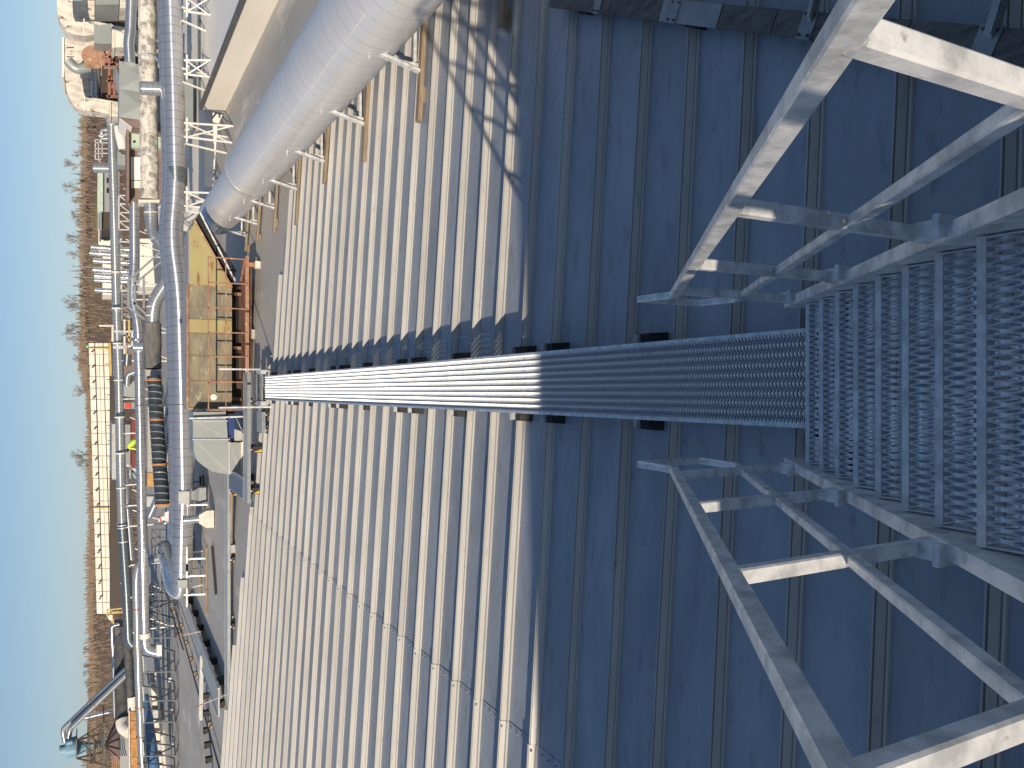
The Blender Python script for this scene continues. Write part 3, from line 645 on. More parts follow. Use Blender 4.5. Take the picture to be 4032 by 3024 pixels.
p6, P = pipe_thing('long_pipe', 'smooth kinked silver pipe at the far right above the wrapped pipe', [(520,-80,42),(514,120,42),(507,165,42),(512,250,42)], 0.25, M['alu'], bend=0.5)
pipe_thing('blue_shade_pipe', 'fat galvanised pipe coloured with blue shade low at the left edge under the red-banded pipe', [(562,2740,49.5),(585,2860,48.5),(603,2990,47.5),(612,3090,47)], 0.30, M['galv_blue_shade'], bend=0.4)
# hanger posts of the rank of pipes
i = 0
for ys, x0, Y in ((530,460,50.6),(652,462,50.6),(815,462,50.6),(962,470,50.6),(1012,470,50.6),(1152,472,50.4),(1310,476,50),(1422,480,50),(1570,484,50),(1703,486,49.6),(1902,492,49.4),(1983,494,49.2),(2062,496,49.2),(2212,505,48.6),(2332,512,48.2),(2466,520,47.8)):
    c = A(x0, ys, Y); f = thing('pipe_stand', (c.x, c.y, gz(c.x,c.y)), 'slim pale stand with a side arm under the grey spiral duct, ' + ORD[i] + ' from the right', 'stand', 'stands of the grey spiral duct'); i += 1
    part(f, 'post', M['galv_rail'], lambda m: m.bar((c.x, c.y-1.0, gz(c.x,c.y)), (c.x, c.y-1.0, c.z), 0.07, 0.07, up=(0,1,0)))
    part(f, 'arm', M['galv_rail'], lambda m: m.bar((c.x, c.y-1.3, c.z-0.02), (c.x, c.y+0.5, c.z-0.02), 0.06, 0.06))
    part(f, 'strut', M['galv_rail'], lambda m: m.bar((c.x+0.02, c.y-1.0, gz(c.x,c.y)+0.4), (c.x+0.9, c.y-1.0, c.z-0.3), 0.05, 0.05, up=(0,1,0)))
# triangular stands under the red-banded pipe
i = 0
for ya, yb in ((2346,2388),(2433,2510),(2563,2644),(2683,2757),(2768,2842),(2902,2974),(2985,3050)):
    za = A(688, ya, 46); f = thing('trestle', A(690,(ya+yb)/2,46.0), 'dark triangular steel trestle under the red-banded pipe, ' + ORD[i] + ' from the right', 'trestle', 'trestles of the red-banded pipe'); i += 1
    a0 = A(686, ya, 45.6); a1 = A(690, yb, 45.2); a0.z = max(a0.z, 0.36); a1.z = max(a1.z, 0.36)
    t0 = A(562, ya+18, 46.6); t1 = A(566, yb+4, 46.6)
    part(f, 'base_bar', M['dark_steel'], lambda m: m.bar(a0, a1, 0.09, 0.07))
    for p_, q_ in ((a0, A(575, ya-30, 47.2)), (a1, t1), ((a0+a1)/2, t0), ((a0+a1)/2, A(600, yb+6, 47.4)), (a1, A(690, yb, 47.4))):
        part(f, 'bar', M['dark_steel'] if q_ is not t1 else M['galv_dull'], lambda m: m.bar(p_, q_, 0.055, 0.055, up=(0,1,0)))
    part(f, 'top_bar', M['galv_dull'], lambda m: m.bar(t0, t1, 0.06, 0.06))

# --- yellow and bare-metal duct with its rusty gangway
YD, D0, D1 = 26.45, 0.47, 1.81; KX = 26.45/27.5
yd = thing('air_duct', (2.2, YD, 0.0), 'long boxy duct with peeling yellow and bare brown panels', 'duct')
segx = [v*KX for v in (-0.78, 0.10, 0.93, 1.70, 2.16, 2.55, 3.28)]
mts = ('old_panel','old_panel','old_panel','yellow_paint','old_panel','old_panel')
part(yd, 'core', M['brown_dark'], lambda m: m.box((-0.73, YD+0.03, D0+0.02), (3.13, YD+1.2, D1-0.03)))
for a_, c_, mm in zip(segx[:-1], segx[1:], mts): part(yd, 'side_panel', M[mm], lambda m: m.box((a_+0.006, YD, D0), (c_-0.006, YD+0.028, D1)))
for a_, c_ in ((-0.77,0.91),(0.91,2.45),(2.45,3.165)): part(yd, 'top_panel', M['duct_top'], lambda m: m.box((a_+0.006, YD-0.03, D1+0.002), (c_-0.006, YD+1.25, D1+0.03)))
part(yd, 'top_edge', M['rust'], lambda m: m.box((-0.77, YD-0.05, D1-0.03), (3.165, YD-0.031, D1+0.035)))
tri = [(3.17,YD-0.01,D0),(3.17,YD-0.01,D1-0.06),(4.86,YD-0.01,D1-0.06),(5.21,YD-0.01,1.59)]
part(yd, 'tapered_panel', M['yellow_paint'], lambda m: m.prism([(p[0],p[1],p[2]) for p in tri], (0,0.03,0)))
part(yd, 'tapered_top', M['duct_top'], lambda m: m.box((3.17, YD-0.03, D1-0.058), (4.9, YD+1.25, D1-0.03)))
part(yd, 'tapered_core', M['brown_dark'], lambda m: m.prism([(3.18,YD+0.03,D0+0.02),(3.18,YD+0.03,D1-0.08),(4.85,YD+0.03,D1-0.08),(5.18,YD+0.03,1.57)], (0,1.2,0)))
part(yd, 'rust_edge', M['rust'], lambda m: m.bar((3.17,YD-0.02,D0),(5.22,YD-0.02,1.60),0.03,0.05))
part(yd, 'hood', M['black'], lambda m: m.prism([(3.32,YD+0.02,D0-0.06),(5.31,YD+0.02,1.55),(5.53,YD+0.02,1.43),(3.70,YD+0.02,D0-0.16)], (0,1.3,0)))
part(yd, 'hood_edge', M['galv_rail'], lambda m: m.bar((3.37,YD-0.02,D0-0.10),(5.52,YD-0.02,1.46),0.035,0.05))
part(yd, 'oval_plate', M['white_paint'], lambda m: m.tube([A(841,1564,YD-0.001), A(841,1564,YD-0.015)], 0.10, 20))
for x in (0.096, 0.91, 2.45, 3.155): part(yd, 'flange', M['rust'], lambda m: m.box((x-0.012, YD-0.02, D0-0.02), (x+0.012, YD-0.001, D1-0.032)))
part(yd, 'end_trim', M['yellow_paint'], lambda m: m.box((-0.81,YD-0.03,D0-0.04),(-0.755,YD+1.22,D1)))
part(yd, 'plinth', M['brown_dark'], lambda m: m.box((-0.7, YD+0.7, -0.4), (3.4, YD+1.1, D0-0.01)))  # dark block added to deepen the shade under the duct
for x in (-0.5, 1.2, 3.0):
    part(yd, 'leg', M['rust'], lambda m: m.bar((x,YD+0.5,gz(x,YD)),(x,YD+0.5,D0),0.1,0.1,up=(0,1,0)))
gw = thing('gangway', (2.0, 25.6, 0.0), 'rusty gangway with thin rusted handrail in front of the yellow duct', 'gangway')
GY, GZ_ = 25.5, 0.20
part(gw, 'edge_beam', M['rust'], lambda m: m.box((-0.85, GY-0.04, GZ_-0.10), (4.05, GY+0.02, GZ_+0.01)))
part(gw, 'under_beam', M['rust'], lambda m: m.box((-0.8, GY+0.25, GZ_-0.22), (4.0, GY+0.4, GZ_-0.104)))
part(gw, 'rear_beam', M['brown_dark'], lambda m: m.box((-0.8, GY+0.8, GZ_-0.2), (4.0, GY+0.92, GZ_-0.02)))
for k in range(80): part(gw, 'slat', M['red_steel'], lambda m: m.box((-0.80+k*0.0605, GY+0.03, GZ_-0.03), (-0.80+k*0.0605+0.034, GY+0.8, GZ_+0.005)))
px_ = [A(880, ys, GY).x for ys in (1017,1115,1214,1310,1405,1505,1614)]
for x in px_: part(gw, 'post', M['rust'], lambda m: m.bar((x,GY-0.06,GZ_-0.05),(x,GY-0.06,GZ_+1.12),0.035,0.035,up=(0,1,0)))
part(gw, 'top_rail', M['rust'], lambda m: m.bar((px_[0],GY-0.06,GZ_+1.11),(px_[-1],GY-0.06,GZ_+1.11),0.035,0.035))
part(gw, 'middle_rail', M['rust'], lambda m: m.bar((px_[0],GY-0.061,GZ_+0.60),(px_[-1],GY-0.061,GZ_+0.60),0.03,0.03))
part(gw, 'end_frame', M['rust'], lambda m: (m.bar((px_[0],GY,GZ_),(px_[0]-0.55,GY+0.8,GZ_),0.07,0.07)))
part(gw, 'support_post', M['rust'], lambda m: m.bar((3.8,GY,gz(3.8,GY)+0.1),(3.8,GY,GZ_-0.1),0.13,0.13,up=(0,1,0)))
part(gw, 'support_foot', M['cream_paint'], lambda m: m.cbox((3.8,GY,gz(3.8,GY)+0.08),0.22,0.22,0.16))
for x in (-0.6, 1.6): part(gw, 'support_block', M['concrete'], lambda m: m.box((x-0.15,GY+0.2,gz(x,GY)-0.02),(x+0.15,GY+0.5,GZ_-0.224)))
sg = thing('sign_pole', (-0.75, 28.2, 1.73), 'thin pole with a small red square sign above the yellow duct', 'sign')
c = A(508, 1597, 28.2); e = A(722, 1592, 28.2)
part(sg, 'pole', M['dark_steel'], lambda m: m.bar((e.x,28.2,1.73),(c.x,28.2,c.z-0.2),0.035,0.035,up=(0,1,0)))
part(sg, 'sign_plate', M['red_sign'], lambda m: m.box((c.x-0.085,28.16,c.z-0.07),(c.x+0.075,28.18,c.z+0.13)))
part(sg, 'sign_frame', M['galv_dull'], lambda m: m.box((c.x-0.10,28.182,c.z-0.16),(c.x+0.10,28.2,c.z+0.15)))

# --- grey elbow duct
EYD = 25.9
gd = thing('air_duct', (-2.2, EYD, 0.1), 'smooth grey sheet-metal elbow duct on a white curb left of the yellow duct', 'duct')
out = [(760,1622),(760,1735),(763,1780),(774,1808),(802,1836),(835,1856),(868,1864),(904,1867),(946,1867),(946,1742),(904,1740),(897,1729),(893,1622)]
def duct_sect(m, l, y0=0.0, d=1.15): m.prism([A(x, y, EYD)+V3(0,y0,0) for x, y in l][::-1], (0, d, 0))
part(gd, 'straight_section', M['duct_grey'], lambda m: duct_sect(m, [(760,1622),(760,1655),(891,1655),(889,1622)]))
part(gd, 'middle_section', M['duct_grey'], lambda m: duct_sect(m, [(760,1658),(760,1728),(897,1728),(893,1658)]))
part(gd, 'elbow_section', M['duct_grey'], lambda m: duct_sect(m, [(761,1731),(763,1780),(774,1808),(802,1836),(835,1856),(868,1864),(902,1867),(902,1742),(897,1731)]))
part(gd, 'drop_section', M['duct_grey'], lambda m: duct_sect(m, [(905,1866),(946,1866),(946,1743),(905,1742)]))
for a_, b_ in (((757,1656.5),(897,1657)),((757,1729.5),(903,1729.5))): part(gd, 'flange', M['galv'], lambda m: m.bar(A(*a_,EYD-0.02), A(*b_,EYD-0.02), 0.03, 0.05, up=(0,1,0)))
part(gd, 'flange', M['galv'], lambda m: m.bar(A(903.5,1740,EYD-0.02), A(903.5,1868,EYD-0.02), 0.03, 0.04))
for a_, b_ in (((775,1662),(890,1722)),((770,1735),(900,1860)),((907,1746),(944,1862))): part(gd, 'crease', M['duct_grey_top'], lambda m: m.bar(A(*a_,EYD-0.003), A(*b_,EYD-0.003), 0.03, 0.008, up=(0,1,0)))
part(gd, 'curb', M['cream_paint'], lambda m: duct_sect(m, [(947,1868),(974,1868),(974,1706),(955,1706),(955,1741),(947,1741)], -0.05, 1.3))
part(gd, 'inner_box', M['duct_grey_top'], lambda m: duct_sect(m, [(925,1739),(954,1739),(954,1700),(925,1690)], 0.1, 0.9))
part(gd, 'stand', M['galv_rail'], lambda m: m.bar(A(745,1648,EYD-0.1), A(972,1640,EYD-0.12), 0.05, 0.05, up=(0,1,0)))
bm = thing('fan_motor', A(930,1690,EYD+0.3), 'deep blue motor casing tucked under the grey elbow duct', 'motor')
part(bm, 'casing', M['deep_blue'], lambda m: duct_sect(m, [(893,1640),(893,1727),(925,1727),(929,1700),(921,1640)], 0.15, 0.7))
part(bm, 'drive_box', M['dark_cloth'], lambda m: duct_sect(m, [(903,1606),(898,1638),(925,1638),(932,1612)], 0.12, 0.5))
part(bm, 'cable', M['galv_dull'], lambda m: m.tube(pts((922,1630,EYD),(935,1655,EYD-0.1),(950,1690,EYD-0.1),(962,1706,EYD-0.15)), 0.018, 8, bend=0.3))

# --- roof clutter on the left flat roof
def ground_pt(xs, ys, z=0.34): return AZ(xs, ys, z)
def run_pipe(name, label, a_, b_, r, material, z, stands, smat):
    pa, pb = AZ(*a_, z), AZ(*b_, z); c = (pa+pb)/2
    t = thing(name, (c.x, c.y, gz(c.x,c.y)), label, 'pipe'); part(t, 'pipe_shell', material, lambda m: m.tube([pa, pb], r, 10))
    for s_ in stands:
        p_ = pa.lerp(pb, s_); g0 = gz(p_.x, p_.y)
        part(t, 'block', smat, lambda m: m.cbox((p_.x+0.08, p_.y-0.05, g0+0.05), 0.26, 0.2, 0.14)); part(t, 'saddle', M['dark_steel'], lambda m: m.bar((p_.x,p_.y,g0),(p_.x,p_.y,p_.z),0.05,0.05,up=(0,1,0)))
run_pipe('conduit', 'brown pipe on small blocks lying along the long thin walkway', (912,1945), (899,2790), 0.055, M['timber'], 0.44, (0.26, 0.59, 0.9), M['concrete'])
run_pipe('conduit', 'dark conduit on concrete blocks slanting across the left flat roof', (690,2400), (868,3040), 0.03, M['dark_steel'], 0.46, (0.16,0.3,0.42,0.52,0.8), M['timber'])
run_pipe('conduit', 'second dark conduit behind the slanting one on the left roof', (640,2290), (722,2560), 0.035, M['dark_steel'], 0.48, (0.2,0.5,0.8), M['timber'])
run_pipe('conduit', 'pale thin conduit far back on the left roof, parallel to the trestles', (648,2260), (676,3060), 0.04, M['galv_dull'], 0.46, (0.1,0.25,0.4,0.55,0.7,0.85), M['white_paint'])
tr = thing('cable_duct', AZ(790,2545,0.34), 'wide flat grey cable duct on black feet slanting over the left roof', 'cable duct')
a0, a1 = AZ(710,2335,0.62), AZ(862,2765,0.62); dd = (a1-a0).normalized(); sd = V3(dd.y,-dd.x,0)
part(tr, 'cover', M['duct_grey_top'], lambda m: m.bar(a0, a1, 0.95, 0.05))
for s_ in (-1, 1): part(tr, 'side_rail', M['galv'], lambda m: m.bar(a0+sd*s_*0.49, a1+sd*s_*0.49, 0.02, 0.10))
for k in range(7):
    p_ = a0.lerp(a1, 0.06+0.88*k/6)
    for s_ in (-1, 1):
        q_ = p_ + sd*s_*0.42; part(tr, 'foot', M['rubber'], lambda m: m.box((q_.x-0.12,q_.y-0.12,gz(q_.x,q_.y)),(q_.x+0.12,q_.y+0.12,0.59)))
def tray(label, a_, b_, z, w_):
    pa, pb = AZ(*a_, z), AZ(*b_, z); c = (pa+pb)/2; t = thing('cable_tray', (c.x,c.y,gz(c.x,c.y)), label, 'cable tray'); d_ = (pb-pa).normalized(); s2 = V3(d_.y,-d_.x,0)
    part(t, 'floor', M['galv_dull'], lambda m: m.bar(pa, pb, w_, 0.015))
    for s_ in (-1, 1): part(t, 'side_rail', M['duct_grey_top'], lambda m: m.bar(pa+s2*s_*w_/2+V3(0,0,.05), pb+s2*s_*w_/2+V3(0,0,.05), 0.02, 0.12))
    for f_ in (0.08, 0.36, 0.64, 0.92):
        p_ = pa.lerp(pb, f_); part(t, 'foot', M['rubber'], lambda m: m.box((p_.x-0.1,p_.y-0.1,gz(p_.x,p_.y)),(p_.x+0.1,p_.y+0.1,z-0.009)))
tray('narrow pale cable tray beside the wide cable duct, nearer length', (800,2585), (795,2830), 0.60, 0.22)
tray('narrow pale cable tray running out at the left edge of the roof', (796,2862), (812,3070), 0.60, 0.22)
for lab, a_, b_, Y in (('thin bent marker rod with a red tip on the wide cable duct',(790,2487),(694,2507),31.5),('thin leaning marker rod with a red tip at the end of the thin walkway',(893,2734),(764,2786),27.0)):
    pa, pb = A(*a_, Y), A(*b_, Y+0.2); r_ = thing('marker_rod', pa, lab, 'rod')
    part(r_, 'rod', M['cream_paint'], lambda m: m.bar(pa, pa.lerp(pb,0.72), 0.022, 0.022)); part(r_, 'tip', M['red_band'], lambda m: m.bar(pa.lerp(pb,0.721), pb, 0.02, 0.02))
for k, (a_, b_, mm, w_) in enumerate((((813,2155),(813,2425),'timber',0.1),((786,2262),(787,2352),'timber',0.09),((835,2150),(850,2340),'brown_dark',0.12),((762,2090),(764,2240),'timber',0.08),((800,1870),(806,2000),'brown_dark',0.1))):
    pa, pb = AZ(*a_,0.38), AZ(*b_,0.38)
    t = thing('timber_batten', (pa+pb)/2, ('long thin tan batten on the roof below the end of the silver pipe','short tan batten beside the white leg frame at the pipe end','dark brown beam on the roof below the silver pipe','tan batten close under the silver pipe','dark batten near the white vent box')[k], 'timber')
    part(t, 'plank', M[mm], lambda m: m.bar(pa, pb, w_, 0.07))
for k, (xs, ys, wd, ht) in enumerate(((838,2038,62,50),(808,1946,52,45))):
    p_ = AZ(xs, ys, 0.34); t = thing('roof_vent', p_, ('cream roof vent box with a pyramid top under the silver pipe','vent box with a pyramid top standing in the pipe shade')[k], 'vent'); s_ = 0.33
    part(t, 'base', M['cream_paint'] if k == 0 else M['galv_dull'], lambda m: m.box((p_.x-s_,p_.y-s_,p_.z),(p_.x+s_,p_.y+s_,p_.z+0.28)))
    part(t, 'top', M['cream_paint'] if k == 0 else M['galv_dull'], lambda m: m.add([(p_.x-s_,p_.y-s_,p_.z+.283),(p_.x+s_,p_.y-s_,p_.z+.283),(p_.x+s_,p_.y+s_,p_.z+.283),(p_.x-s_,p_.y+s_,p_.z+.283),(p_.x-.16,p_.y-.16,p_.z+.52),(p_.x+.16,p_.y-.16,p_.z+.52),(p_.x+.16,p_.y+.16,p_.z+.52),(p_.x-.16,p_.y+.16,p_.z+.52)],[(0,1,5,4),(1,2,6,5),(2,3,7,6),(3,0,4,7),(4,5,6,7)]))
    part(t, 'stack', M['galv_spiral'], lambda m: m.tube([(p_.x,p_.y,p_.z+.525),(p_.x,p_.y,p_.z+1.1)], 0.15, 16))
hd = thing('exhaust_hood', A(660,2045,37), 'small white flared hood under the open end of the black hose', 'hood')
part(hd, 'cone', M['white_paint'], lambda m: m.add([tuple(p) for p in pts((648,2018,36.8),(648,2050,36.8),(648,2050,37.4),(648,2018,37.4),(684,2005,36.5),(684,2066,36.5),(684,2066,37.7),(684,2005,37.7))],[(3,2,1,0),(4,5,6,7),(0,1,5,4),(1,2,6,5),(2,3,7,6),(3,0,4,7)]))
part(hd, 'stub', M['white_paint'], lambda m: m.tube(pts((622,2046,37.1),(647,2036,37.1)), 0.12, 12)); part(hd, 'band', M['red_sign'], lambda m: m.tube(pts((628,2044,37.1),(633,2042,37.1)), 0.13, 12))
rp, P = pipe_thing('long_pipe', 'slim silver pipe rising behind the black ribbed hose', [(700,1480,36.8),(670,1580,37.5),(622,1960,38.5),(590,2030,39)], 0.16, M['alu'], bend=0.3)
# ================================================================== older plant at the far right
def abox(parent, name, material, x0, x1, y0, y1, Y, d): return part(parent, name, material, lambda m: plate(m, x0, x1, y0, y1, Y, d))
def base_at(xs, ys, Y): 
    p = A(xs, ys, Y); return (p.x, p.y, gz(p.x, p.y) if p.x < 12 else -0.25)
# air handler with cross-broken panels
ah = thing('air_handler', base_at(560,355,42), 'big grey air handler box with cross-creased panels at the right', 'air handler')
ax0, ax1, az0, az1 = A(500,465,42).x, A(500,243,42).x, 0.0, A(469,300,42).z
part(ah, 'casing', M['duct_grey'], lambda m: m.box((ax0, 42.06, az0), (ax1, 44.2, az1)))
for k in range(2):
    xa, xb = ax0+(ax1-ax0)*k/2+0.015, ax0+(ax1-ax0)*(k+1)/2-0.015; xm, zm = (xa+xb)/2, (az1+az1-1.9)/2
    part(ah, 'panel', M['duct_grey'], lambda m: m.add([(xa,42.05,az1-1.9),(xb,42.05,az1-1.9),(xb,42.05,az1-0.02),(xa,42.05,az1-0.02),(xm,41.93,zm)], [(0,1,4),(1,2,4),(2,3,4),(3,0,4)]))
part(ah, 'louvre_hood', M['brown_cladding'], lambda m: m.prism([(ax0-0.02,42.0,az1-0.05),(ax0-0.02,42.0,az1-2.4),(ax0-0.42,42.0,az1-2.4),(ax0-0.42,42.0,az1-0.6)], (0,2.2,0)))
part(ah, 'hood_top', M['white_paint'], lambda m: m.bar((ax0-0.06,43.1,az1-0.02),(ax0-0.44,43.1,az1-0.56),2.3,0.03))
part(ah, 'fan_dome', M['duct_grey'], lambda m: m.tube([A(468,325,43.2), A(455,325,43.2)], 0.75, 24, taper=lambda t: 0.8-0.35*t))
rs, P = pipe_thing('riser_pipe', 'short upright spiral duct in front of the wrapped pipe at the right', [(634,350,36.4),(552,347,36.4)], 0.29, M['galv_spiral'], bend=0)
# cloth-wrapped arched ducts on the skyline
def sq_duct(t, P, w_, h_, material):
    """square duct swept along points in a plane facing the viewer"""
    m = MB(); n = len(P); rg = random.Random(5)
    for i, p in enumerate(P):
        d = (P[min(i+1,n-1)] - P[max(i-1,0)]); d.y = 0; d.normalize(); nrm = V3(-d.z, 0, d.x); j = rg.uniform(-0.03, 0.03)
        for a_, b_ in ((-1,-1),(1,-1),(1,1),(-1,1)): m.v.append(tuple(p + nrm*(a_*h_/2+j) + V3(0, b_*w_/2, 0)))
    m.f = [(i*4+k, i*4+(k+1) % 4, (i+1)*4+(k+1) % 4, (i+1)*4+k) for i in range(n-1) for k in range(4)] + [(3,2,1,0), tuple((n-1)*4+k for k in range(4))]
    m.sm = [False]*len(m.f); return m.build('duct_shell', material, t)
def arc(pa, pb, pc, n=7): return [pa.lerp(pb,i/n).lerp(pb.lerp(pc,i/n),i/n) for i in range(n+1)]
for k, (p0, p1, p2, p3, lab) in enumerate((((250,-80),(256,60),(262,128),(372,124),'arched cloth-covered duct at the far right edge of the skyline'),((282,268),(288,345),(290,424),(374,424),'second arched cloth-covered duct, nearer the trees on the skyline'))):
    t = thing('wrapped_duct', base_at(380,p3[1],48), lab, 'duct')
    a_, b_, c_, d_ = (A(*q, 48) for q in (p0,p1,p2,p3)); mid = A((p1[0]+p2[0])/2, p2[1], 48)
    P = [a_, a_.lerp(b_,0.5)] + arc(b_, A(p1[0]+4, p2[1], 48), A(p1[0]+72, p2[1], 48)) + [d_, V3(d_.x, d_.y, 0.2)]
    sq_duct(t, P, 0.9, 0.72, M['canvas'])
    part(t, 'seam_band', M['old_white'], lambda m: m.bar(d_+V3(-0.40,-0.47,0.5), d_+V3(0.40,-0.47,0.5), 0.03, 0.05))
cb = thing('boiler_house', base_at(400,210,50), 'weathered cloth-clad boiler casing between the two arched ducts', 'boiler')
abox(cb, 'casing', M['canvas'], 248, 420, 150, 300, 50, 3)
abox(cb, 'low_casing', M['canvas'], 285, 372, 2, 100, 49.5, 3)
abox(cb, 'cornice', M['old_white'], 244, 252, 147, 303, 49.9, 3.2)
for y_ in (185, 222, 262): abox(cb, 'batten', M['dark_steel'], 262, 290, y_, y_+3, 49.96, 0.05)
abox(cb, 'far_casing', M['canvas'], 300, 370, 300, 395, 50.5, 2)
abox(cb, 'base_wall', M['brown_dark'], 400, 560, -80, 420, 49.4, 1)
fh = thing('fan_housing', base_at(410,240,46), 'rust orange drum fan with a grey snout at the right skyline', 'fan')
part(fh, 'drum', M['rust'], lambda m: m.tube([A(370,224,45.6), A(370,224,46.6)], 0.56, 24))
part(fh, 'outlet', M['rust'], lambda m: plate(m, 333, 372, 232, 262, 45.7, 0.8)); part(fh, 'snout', M['duct_grey'], lambda m: m.tube(pts((352,262,46.1),(300,275,46.1),(268,240,46.1)), 0.26, 14, bend=0.3))
part(fh, 'motor', M['yellow_rail'], lambda m: plate(m, 380, 414, 195, 216, 45.8, 0.5)); part(fh, 'pedestal', M['concrete'], lambda m: plate(m, 409, 470, 200, 250, 45.7, 0.8))
st_ = thing('fan_scaffold', base_at(440,290,45.5), 'rust red steel scaffold under the drum fan', 'scaffold')
for a_, b_ in (((400,185),(480,185)),((400,225),(480,225)),((415,255),(480,255)),((430,180),(430,385)),((452,190),(415,262)),((480,190),(436,260)),((430,300),(478,372)),((440,345),(480,300)),((450,180),(450,385)),((420,320),(480,320)),((420,380),(480,380))):
    part(st_, 'bar', M['red_steel'], lambda m: m.bar(A(*a_,45.3), A(*b_,45.3), 0.12, 0.12, up=(0,1,0)))
hd2 = thing('intake_hood', base_at(420,130,44.5), 'angled grey intake hood at the far right', 'hood')
part(hd2, 'throat', M['duct_grey'], lambda m: plate(m, 370, 386, 95, 170, 44.5, 1)); part(hd2, 'hood_shell', M['duct_grey'], lambda m: m.prism(pts((386,100,44.4),(438,92,44.4),(440,150,44.4),(447,172,44.4),(386,172,44.4))[::-1], (0,1,0)))
part(hd2, 'stand', M['galv_dull'], lambda m: m.bar(A(440,160,44.6), A(640,162,44.6), 0.1, 0.1, up=(0,1,0)))
cx_ = thing('cloth_box', base_at(470,150,43), 'cream cloth-covered box beside the intake hood', 'box'); abox(cx_, 'case', M['canvas'], 444, 560, 118, 186, 43, 1.2); abox(cx_, 'side', M['cream_paint'], 441, 452, 116, 188, 42.95, 1.3)
cx_ = thing('cloth_box', base_at(470,430,46), 'cream cloth-covered box right of the green cabinet', 'box'); abox(cx_, 'case', M['canvas'], 436, 560, 402, 458, 46, 1.2); abox(cx_, 'lid', M['cream_paint'], 432, 437, 400, 460, 45.9, 1.4)
tb = thing('roof_unit', base_at(420,10,43), 'plain grey roof unit cut by the right edge of the view', 'unit'); abox(tb, 'case', M['duct_grey'], 376, 468, -90, 18, 43, 2); abox(tb, 'side_case', M['canvas'], 472, 505, -90, 30, 42.8, 1.5)
gc = thing('cabinet', base_at(540,540,43), 'pale green equipment cabinet behind the wrapped pipe', 'cabinet'); abox(gc, 'case', M['pale_green'], 512, 640, 520, 582, 43, 1.2)
abox(gc, 'door', M['pale_green'], 520, 632, 523, 579, 42.96, 0.03); abox(gc, 'notice', M['glass_dark'], 524, 534, 553, 562, 42.94, 0.01); abox(gc, 'side', M['white_paint'], 514, 640, 496, 518, 43.1, 1.0); abox(gc, 'roof_sheet', M['brown_cladding'], 498, 509, 490, 790, 42.7, 1.6)
br = thing('lean_to', base_at(560,640,43.4), 'low lean-to with a white sheet and dark brown trim', 'shed'); abox(br, 'wall', M['brown_cladding'], 512, 660, 584, 790, 43.5, 1.0); abox(br, 'white_sheet', M['white_membrane'], 515, 556, 618, 708, 43.4, 0.09); abox(br, 'shutter', M['old_white'], 516, 556, 712, 740, 43.4, 0.09)
wt = thing('white_tank', base_at(480,545,46.5), 'white upright tank-like duct beside the green cabinet', 'tank'); part(wt, 'shell', M['white_paint'], lambda m: m.tube(pts((470,500,46.5),(476,540,46.5),(488,590,46.5)), 0.28, 16, bend=0.4))
gw2 = thing('duct_wedge', base_at(490,620,46), 'grey wedge-shaped duct end behind the spiral duct', 'duct'); part(gw2, 'shell', M['duct_grey'], lambda m: m.prism(pts((462,592,46),(462,650,46),(503,650,46),(503,612,46),(478,606,46))[::-1], (0,1,0)))
ra = thing('access_platform', base_at(430,590,54), 'pale railed access platform on the right skyline', 'platform')
for a_, b_ in (((375,550),(375,628)),((388,550),(388,628)),((402,548),(402,630)),((428,545),(428,632))): part(ra, 'rail', M['galv_rail'], lambda m: m.bar(A(*a_,54), A(*b_,54), 0.05, 0.05))
for y_ in (550, 563, 586, 604, 628): part(ra, 'post', M['galv_rail'], lambda m: m.bar(A(375,y_,54), A(440,y_,54), 0.05, 0.05, up=(0,1,0)))
part(ra, 'deck', M['galv_dull'], lambda m: plate(m, 428, 434, 545, 632, 53.9, 1.2))
for dy in (0, 12): part(ra, 'stair_rail', M['galv_rail'], lambda m: m.bar(A(388,632+dy,54), A(432,668+dy,54), 0.05, 0.05, up=(0,1,0)))
rs2, P = pipe_thing('riser_pipe', 'upright corrugated galvanised stack beside the access platform', [(440,662,52.5),(366,661,52.5)], 0.29, M['galv_spiral'], bend=0)
sm_ = thing('small_vents', base_at(430,520,53), 'cluster of curved galvanised vent pipes left of the cloth boxes', 'vents')
for q in (((432,510),(404,512),(398,524),(405,530)),((432,528),(412,530),(402,540),(392,532)),((433,545),(400,546),(395,556),(402,562))): part(sm_, 'vent', M['galv_spiral'], lambda m: m.tube([A(*u,53) for u in q], 0.13, 10, bend=0.2))
# buildings of the far roofscape
def shed(name, label, cat, x0, x1, y0, y1, Y, d, wall, roofm=None, wins=(), rx=6):
    t = thing(name, base_at(x1, (y0+y1)/2, Y), label, cat); abox(t, 'wall', M[wall], x0+rx, x1, y0, y1, Y, d)
    if roofm: abox(t, 'roof', M[roofm], x0, x0+rx-0.5, y0-2, y1+2, Y-0.3, d+0.6)
    for (a_, b_, c_, e_) in wins: abox(t, 'window', M['glass_dark'], a_, b_, c_, e_, Y-0.05, 0.04)
    return t
shed('building', 'long pale roofed shed on the skyline right of the steel stacks', 'building', 384, 470, 676, 836, 75, 8, 'wall_grey', 'pale_green', ((420,428,700,720),(420,428,740,760)), 22)
shed('building', 'dark open-fronted shed behind the spiral duct', 'building', 393, 470, 834, 902, 66, 5, 'brown_dark', 'galv_dull', (), 8)
shed('building', 'pale flat building with a dark window right of the steel stacks', 'building', 382, 480, 903, 968, 72, 6, 'old_white', None, ((408,430,938,948),))
shed('building', 'low pale building seen between the steel stacks', 'building', 398, 480, 1000, 1160, 84, 5, 'old_white', None, ((406,414,1020,1030),(406,414,1058,1066)))
shed('building', 'grey cabin in front of the long white building', 'building', 441, 560, 1672, 1886, 62, 6, 'wall_grey', 'duct_grey_top', (), 22)
